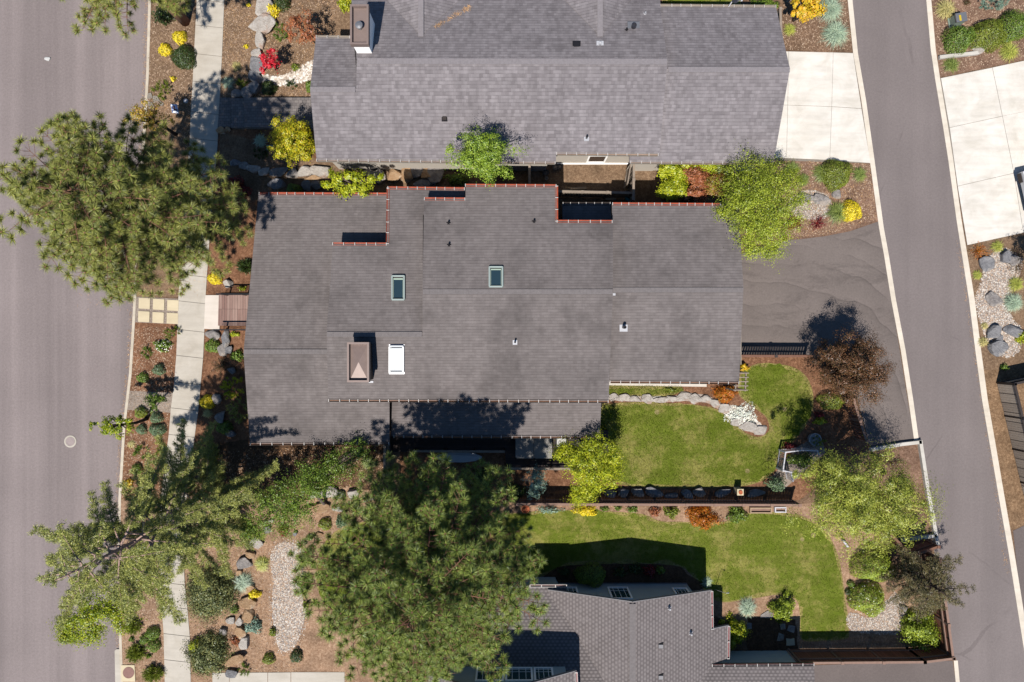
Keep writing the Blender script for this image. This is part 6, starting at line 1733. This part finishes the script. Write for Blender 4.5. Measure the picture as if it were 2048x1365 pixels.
 (1497, 1219, 17, 17, .6, 'tuft', 'grass_blue', 'pale grass fountain near the lower house corner', 'grass_clump'),
 (1473, 1272, 29, 32, 1.6, 'clump', 'leaf_lime', 'lime bush pressed against the lower house gutter'),
 (1703, 1169, 8, 7, .3, 'globe', 'leaf_green', 'small green ball plant on the bark path edge, upper one'),
 (1699, 1185, 8, 7, .3, 'globe', 'leaf_dark', 'small dark ball plant on the bark path edge, lower one'),
 (1415, 1166, 12, 8, .35, 'tuft', 'grass_blue', 'grey tuft by the garden hook', 'grass_clump'),
 # around the upper lawn
 (1455, 789, 28, 19, .8, 'clump', 'leaf_orange', 'orange and gold flowering bush at the roof corner by the arbor'),
 (1484, 734, 15, 15, .7, 'clump', 'leaf_orange_yellow', 'gold bush above the arbor at the roof edge'),
 (1484, 832, 32, 26, .2, 'mat', 'leaf_silver', 'silver white groundcover spilling over the rock point', 'groundcover_plant'),
 (1668, 803, 30, 18, .8, 'globe', 'leaf_olive', 'clipped green mound under the bronze tree'),
 (1642, 842, 13, 9, .35, 'loose', 'leaf_lime', 'small lime plant below the clipped mound'),
 (1640, 882, 15, 15, .7, 'mugo', 'leaf_olive', 'small round conifer by the gravel path'),
 (1580, 893, 14, 7, .3, 'loose', 'leaf_dark_red', 'dark flowering plant at the end of the gravel path'),
 (1640, 832, 9, 8, .4, 'loose', 'leaf_dark_red', 'dark red plant in the bark near the bronze tree'),
 (1555, 970, 20, 16, .9, 'loose', 'leaf_blue_dark', 'grey-green bush at the end of the long fence'),
 (1605, 922, 26, 14, .8, 'loose', 'leaf_green', 'shaded green bush inside the white trellis'),
 (1340, 781, 12, 6, .2, 'loose', 'leaf_olive', 'low olive plant on the strip of grass under the eave'),
 (1790, 925, 30, 20, .5, 'twig', 'leaf_twig', 'brown twiggy groundcover in the alley planter', 'groundcover_plant'),
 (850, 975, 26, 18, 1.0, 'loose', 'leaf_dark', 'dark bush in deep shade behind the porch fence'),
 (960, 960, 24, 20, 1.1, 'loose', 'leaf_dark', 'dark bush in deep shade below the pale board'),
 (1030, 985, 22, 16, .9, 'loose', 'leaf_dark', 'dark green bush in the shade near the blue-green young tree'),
]
for t in SH:
    px_, py_, rx, ry, h, kind, mat, label = t[:8]
    nm = t[8] if len(t) > 8 else 'shrub'; ex = t[9] if len(t) > 9 else None
    cat = {'shrub': 'shrub', 'grass_clump': 'grass clump', 'flowering_plant': 'flower', 'flowering_shrub': 'shrub', 'groundcover_plant': 'groundcover'}[nm]
    shrub(label, px_, py_, rx, ry, h, kind, mat, nm, None, cat, extra=ex)

# ================================================================== ROCKS
RK = [
 (531, 14, 22, 18, .5, 'rock_pale', 'topmost pale boulder of the front yard wall'),
 (523, 50, 25, 19, .55, 'rock_pale', 'largest pinkish boulder of the front yard wall'),
 (519, 78, 9, 22, .45, 'rock_pale', 'narrow upright boulder below the pinkish one'),
 (511, 108, 11, 12, .4, 'rock_pale', 'small pale boulder beside the scarlet maple'),
 (513, 132, 16, 18, .5, 'rock_slate', 'rounded grey boulder below the scarlet maple'),
 (509, 153, 15, 12, .5, 'rock_slate', 'dark grey boulder midway down the front yard wall'),
 (508, 173, 13, 12, .45, 'rock_slate', 'last dark boulder at the lower end of the wall'),
 (474, 187, 13, 10, .4, 'rock_grey', 'left boulder just above the paver step'),
 (494, 186, 14, 11, .4, 'rock_grey', 'right boulder just above the paver step'),
 (443, 261, 9, 7, .3, 'rock_tan', 'reddish rock at the foot of the lowest paver step'),
 (455, 258, 6, 5, .25, 'rock_tan', 'tiny reddish rock next to the paver step rock'),
 (469, 326, 10, 7, .35, 'rock_slate', 'leftmost rock in the shade below the turquoise lid'),
 (488, 332, 13, 9, .35, 'rock_grey', 'second rock in the shaded row from the sidewalk'),
 (508, 338, 14, 9, .35, 'rock_pale', 'sun flecked pale rock in the shaded row'),
 (527, 344, 13, 7, .3, 'rock_pale', 'flat pale rock before the boulders below the yellow maple'),
 (559, 343, 18, 9, .45, 'rock_grey', 'grey boulder below the yellow maple, left one'),
 (585, 346, 12, 9, .4, 'rock_grey', 'darker small boulder below the yellow maple'),
 (607, 345, 13, 10, .45, 'rock_pale', 'pale boulder below the yellow maple, right one'),
 (639, 343, 17, 12, .5, 'rock_pale', 'big pale speckled boulder below the upper roof corner'),
 (625, 357, 16, 7, .35, 'rock_tan', 'tan flat boulder under the speckled one'),
 (554, 370, 17, 10, .45, 'rock_slate', 'dark boulder left of the bright green eave bush'),
 (613, 372, 12, 9, .4, 'rock_slate', 'dark boulder right of the bright green eave bush'),
 (631, 371, 14, 9, .4, 'rock_grey', 'brownish dark boulder left of the vine maple'),
 (703, 350, 12, 9, .4, 'rock_slate', 'boulder half hidden by the vine maple, left one'),
 (736, 346, 13, 8, .4, 'rock_pale', 'pale boulder half hidden by the vine maple'),
 (760, 352, 14, 13, .5, 'rock_pale', 'pale boulder right of the vine maple'),
 (789, 351, 17, 11, .55, 'rock_tan', 'cream block boulder in full sun between the houses'),
 (812, 349, 13, 17, .6, 'rock_tan', 'upright tan boulder next to the cream block'),
 (834, 340, 16, 15, .6, 'rock_grey', 'round grey boulder under the upper eave'),
 (852, 345, 11, 18, .6, 'rock_tan', 'tall tan boulder leaning between two grey ones'),
 (873, 347, 15, 19, .6, 'rock_grey', 'largest grey boulder left of the white-flecked tree'),
 (848, 367, 22, 9, .45, 'rock_slate', 'long dark boulder in shadow at the middle gutter'),
 (454, 567, 11, 7, .4, 'rock_pale', 'pale rock beside the yellow bush above the entry deck'),
 (429, 670, 15, 10, .3, 'rock_grey', 'flat grey rock below the entry pad'),
 (451, 677, 10, 15, .4, 'rock_slate', 'upright grey rock below the near deck railing'),
 (444, 698, 12, 11, .4, 'rock_grey', 'grey rock touching the round green bush'),
 (458, 700, 8, 10, .35, 'rock_slate', 'small slate rock right of the grey one below the deck'),
 (433, 801, 8, 11, .4, 'rock_grey', 'grey rock beside the yellow bush near the mugo pines'),
 (440, 834, 10, 11, .4, 'rock_grey', 'grey rock in half shade below the yellow bush'),
 (463, 741, 8, 6, .3, 'rock_slate', 'small rock behind the golden mugo pine'),
 (462, 868, 9, 7, .3, 'rock_slate', 'shaded rock by the lower left house corner'),
 (652, 987, 18, 10, .45, 'rock_pale', 'largest white rock in the ledge below the slanting tree'),
 (629, 991, 11, 7, .35, 'rock_pale', 'small white rock at the left end of the ledge'),
 (681, 990, 12, 7, .35, 'rock_grey', 'grey rock in the middle of the ledge'),
 (704, 990, 12, 9, .4, 'rock_pale', 'white rock at the right end of the ledge'),
 (745, 995, 16, 6, .3, 'rock_grey', 'low grey rock at the foot of the porch fence'),
 (619, 1018, 14, 7, .4, 'rock_tan', 'tan boulder at the left of the lower row'),
 (643, 1018, 16, 10, .45, 'rock_tan', 'largest tan boulder in the lower row'),
 (676, 1018, 13, 7, .4, 'rock_pale', 'cream boulder in the lower row'),
 (702, 1021, 13, 8, .4, 'rock_tan', 'orange tan boulder at the right of the lower row'),
 (637, 1070, 7, 6, .2, 'rock_tan', 'small tan stone near the olive ball bush'),
 (590, 1069, 4, 4, .3, 'rock_slate', 'tiny grey standing stone above the dry creek'),
 (541, 1043, 7, 4, .25, 'rock_pale', 'white stone at the lower edge of the slanting tree'),
 (533, 1061, 10, 8, .3, 'rock_grey', 'grey stone left of the dark red plant'),
 (513, 1085, 12, 11, .4, 'rock_pale', 'pale boulder above the left bank, uppermost of three'),
 (499, 1110, 10, 8, .35, 'rock_tan', 'tan rock between two pale boulders on the left bank'),
 (490, 1128, 13, 11, .4, 'rock_grey', 'grooved grey boulder left of the lime grass'),
 (478, 1147, 7, 6, .3, 'rock_tan', 'small orange rock above the blue-green yucca'),
 (493, 1206, 15, 10, .45, 'rock_tan', 'broad cream boulder below the yellow flowering plant'),
 (497, 1176, 11, 9, .35, 'rock_tan', 'orange boulder beside the blue-green yucca'),
 (497, 1234, 13, 13, .45, 'rock_tan', 'tall orange boulder of the lower rock row'),
 (479, 1244, 8, 8, .35, 'rock_pale', 'cream rock left of the tall orange boulder'),
 (480, 1263, 11, 12, .4, 'rock_tan', 'tan rock beside the blue-green bush'),
 (487, 1289, 12, 15, .45, 'rock_pale', 'pale pointed rock of the lower rock row'),
 (470, 1320, 19, 10, .45, 'rock_tan', 'longest flat tan boulder near the bottom edge'),
 (460, 1242, 9, 8, .3, 'rock_pale', 'pinkish rock at the edge of the sprawling juniper'),
 (447, 1264, 8, 8, .3, 'rock_grey', 'grey rock between the two junipers'),
 (462, 1346, 13, 8, .35, 'rock_slate', 'slate rock at the corner of the bottom path slabs'),
 (1223, 988, 12, 8, .4, 'rock_slate', 'first dark rock along the fence right of the lime maple'),
 (1247, 985, 12, 9, .4, 'rock_slate', 'second dark rock along the long fence'),
 (1276, 985, 15, 9, .4, 'rock_grey', 'third rock along the long fence, wide and grey'),
 (1308, 985, 18, 9, .4, 'rock_slate', 'longest dark rock in the row along the fence'),
 (1341, 992, 13, 5, .3, 'rock_slate', 'thin low rock in the middle of the fence row'),
 (1373, 989, 13, 7, .35, 'rock_slate', 'rock just right of the thin low one by the fence'),
 (1401, 985, 12, 8, .4, 'rock_grey', 'grey rock left of the pedestal, farther one'),
 (1449, 986, 17, 7, .4, 'rock_slate', 'long dark rock nearest the pedestal'),
 (1510, 987, 16, 7, .4, 'rock_slate', 'dark rock right of the pedestal'),
 (1226, 795, 10, 7, .2, 'rock_pale', 'pale rock at the left end of the lawn edging'),
 (1246, 797, 11, 7, .2, 'rock_pale', 'pale grey rock second from the left in the lawn edging'),
 (1268, 798, 13, 6, .2, 'rock_pale', 'flat pale grey rock third in the lawn edging'),
 (1294, 798, 12, 8, .22, 'rock_pale', 'cream rock in the middle of the lawn edging'),
 (1322, 800, 15, 6, .2, 'rock_pale', 'long cream rock right of the middle of the lawn edging'),
 (1347, 798, 12, 6, .2, 'rock_pale', 'thin pale grey rock of the lawn edging under the olive plant'),
 (1368, 793, 13, 9, .22, 'rock_pale', 'pale grey rock where the lawn edging meets the bark'),
 (1390, 798, 14, 10, .25, 'rock_pale', 'large white rock beside the bark patch'),
 (1412, 797, 12, 8, .22, 'rock_pale', 'pale grey rock left of the orange flowering bush'),
 (1430, 806, 14, 8, .22, 'rock_pale', 'pale grey rock directly below the orange flowering bush'),
 (1449, 818, 14, 9, .22, 'rock_pale', 'pale rock at the neck of the rock point'),
 (1478, 843, 16, 9, .22, 'rock_pale', 'white rock on the left flank of the rock point'),
 (1500, 853, 16, 8, .35, 'rock_pale', 'pinkish rock near the end of the rock point'),
 (1519, 862, 15, 11, .25, 'rock_pale', 'white rock at the very tip of the rock point'),
 (1610, 396, 24, 9, .2, 'rock_grey', 'cracked flat grey rock left of the red barberry', ),
 (1640, 397, 18, 11, .22, 'rock_grey', 'cracked flat grey rock above the gravel patch'),
 (1672, 388, 9, 10, .25, 'rock_grey', 'small grey rock under the round olive bush'),
 (1974, 530, 17, 14, .3, 'rock_slate', 'flat slate boulder under the rust coloured bush'),
 (1990, 601, 14, 15, .3, 'rock_grey', 'pale grey boulder in the middle of the right gravel bed'),
 (1991, 665, 15, 15, .45, 'rock_slate', 'upper of the two big dark boulders at the gravel end'),
 (1999, 680, 10, 7, .4, 'rock_slate', 'small black rock wedged between the two big boulders'),
 (1997, 696, 19, 16, .45, 'rock_slate', 'lower of the two big boulders at the gravel end'),
 (2029, 664, 16, 11, .45, 'rock_slate', 'dark boulder alone on the right side of the gravel end'),
 (2016, 516, 14, 14, .4, 'rock_slate', 'shaded boulder at the top of the right gravel bed'),
 (2032, 521, 14, 10, .35, 'rock_grey', 'shaded grey boulder at the frame edge by the gravel bed'),
 (1960, 98, 12, 8, .3, 'rock_pale', 'pale rock at the end of the low white edging wall'),
 (1722, 1195, 8, 7, .25, 'rock_pale', 'pale rock in the gravel under the spreading conifer'),
 (1808, 1218, 9, 6, .3, 'rock_grey', 'grey rock between the gravel and the dark conifer'),
]
for px_, py_, rx, ry, h, mat, label in RK: rock(label, px_, py_, rx, ry, h, mat)
def flag(label, px, mat='flagstone', z=.05):
    pts = [P(x, y) for x, y in jitter(px, .5, label, 6)]
    c = sum(pts, Vector()) / len(pts)
    o = MB().prism([(p.x, p.y, z) for p in pts], .06).build('flagstone', mat, None, origin=(c.x, c.y, 0)); tag(o, label, 'flagstone')
flag('pale flagstone right by the kerb under the olive bush', [(296, 188), (303, 186), (306, 196), (301, 201), (295, 198)])
flag('larger tan flagstone beside the kerb flagstone', [(307, 192), (316, 194), (321, 203), (317, 210), (307, 206)])
flag('small flagstone at the edge of the dark leaf shadow', [(321, 203), (328, 208), (325, 214), (319, 211)])
flag('flagstone half under the sparse orange street tree', [(296, 204), (306, 207), (310, 217), (298, 219)])
flag('broad pale flagstone where the shadow of the lower house begins', [(1521, 1230), (1535, 1221), (1545, 1226), (1545, 1235), (1520, 1236)], 'rock_grey')
flag('brown flagstone under the lower green bush', [(1559, 1248), (1570, 1247), (1571, 1258), (1561, 1259)])
flag('square pale flagstone in the dark soil, nearest the lawn', [(1577, 1250), (1590, 1252), (1587, 1266), (1573, 1261)], 'rock_grey')
flag('pinkish flagstone in the dark soil below the others', [(1557, 1265), (1568, 1270), (1566, 1280), (1553, 1282)])
flag('orange tan flagstone nearest the tall fence', [(1572, 1277), (1588, 1276), (1589, 1290), (1572, 1291)], 'tan_paver')
flag('grey flagstone in the house shadow near the pale grass fountain', [(1493, 1245), (1503, 1246), (1503, 1257), (1494, 1258)], 'rock_slate')
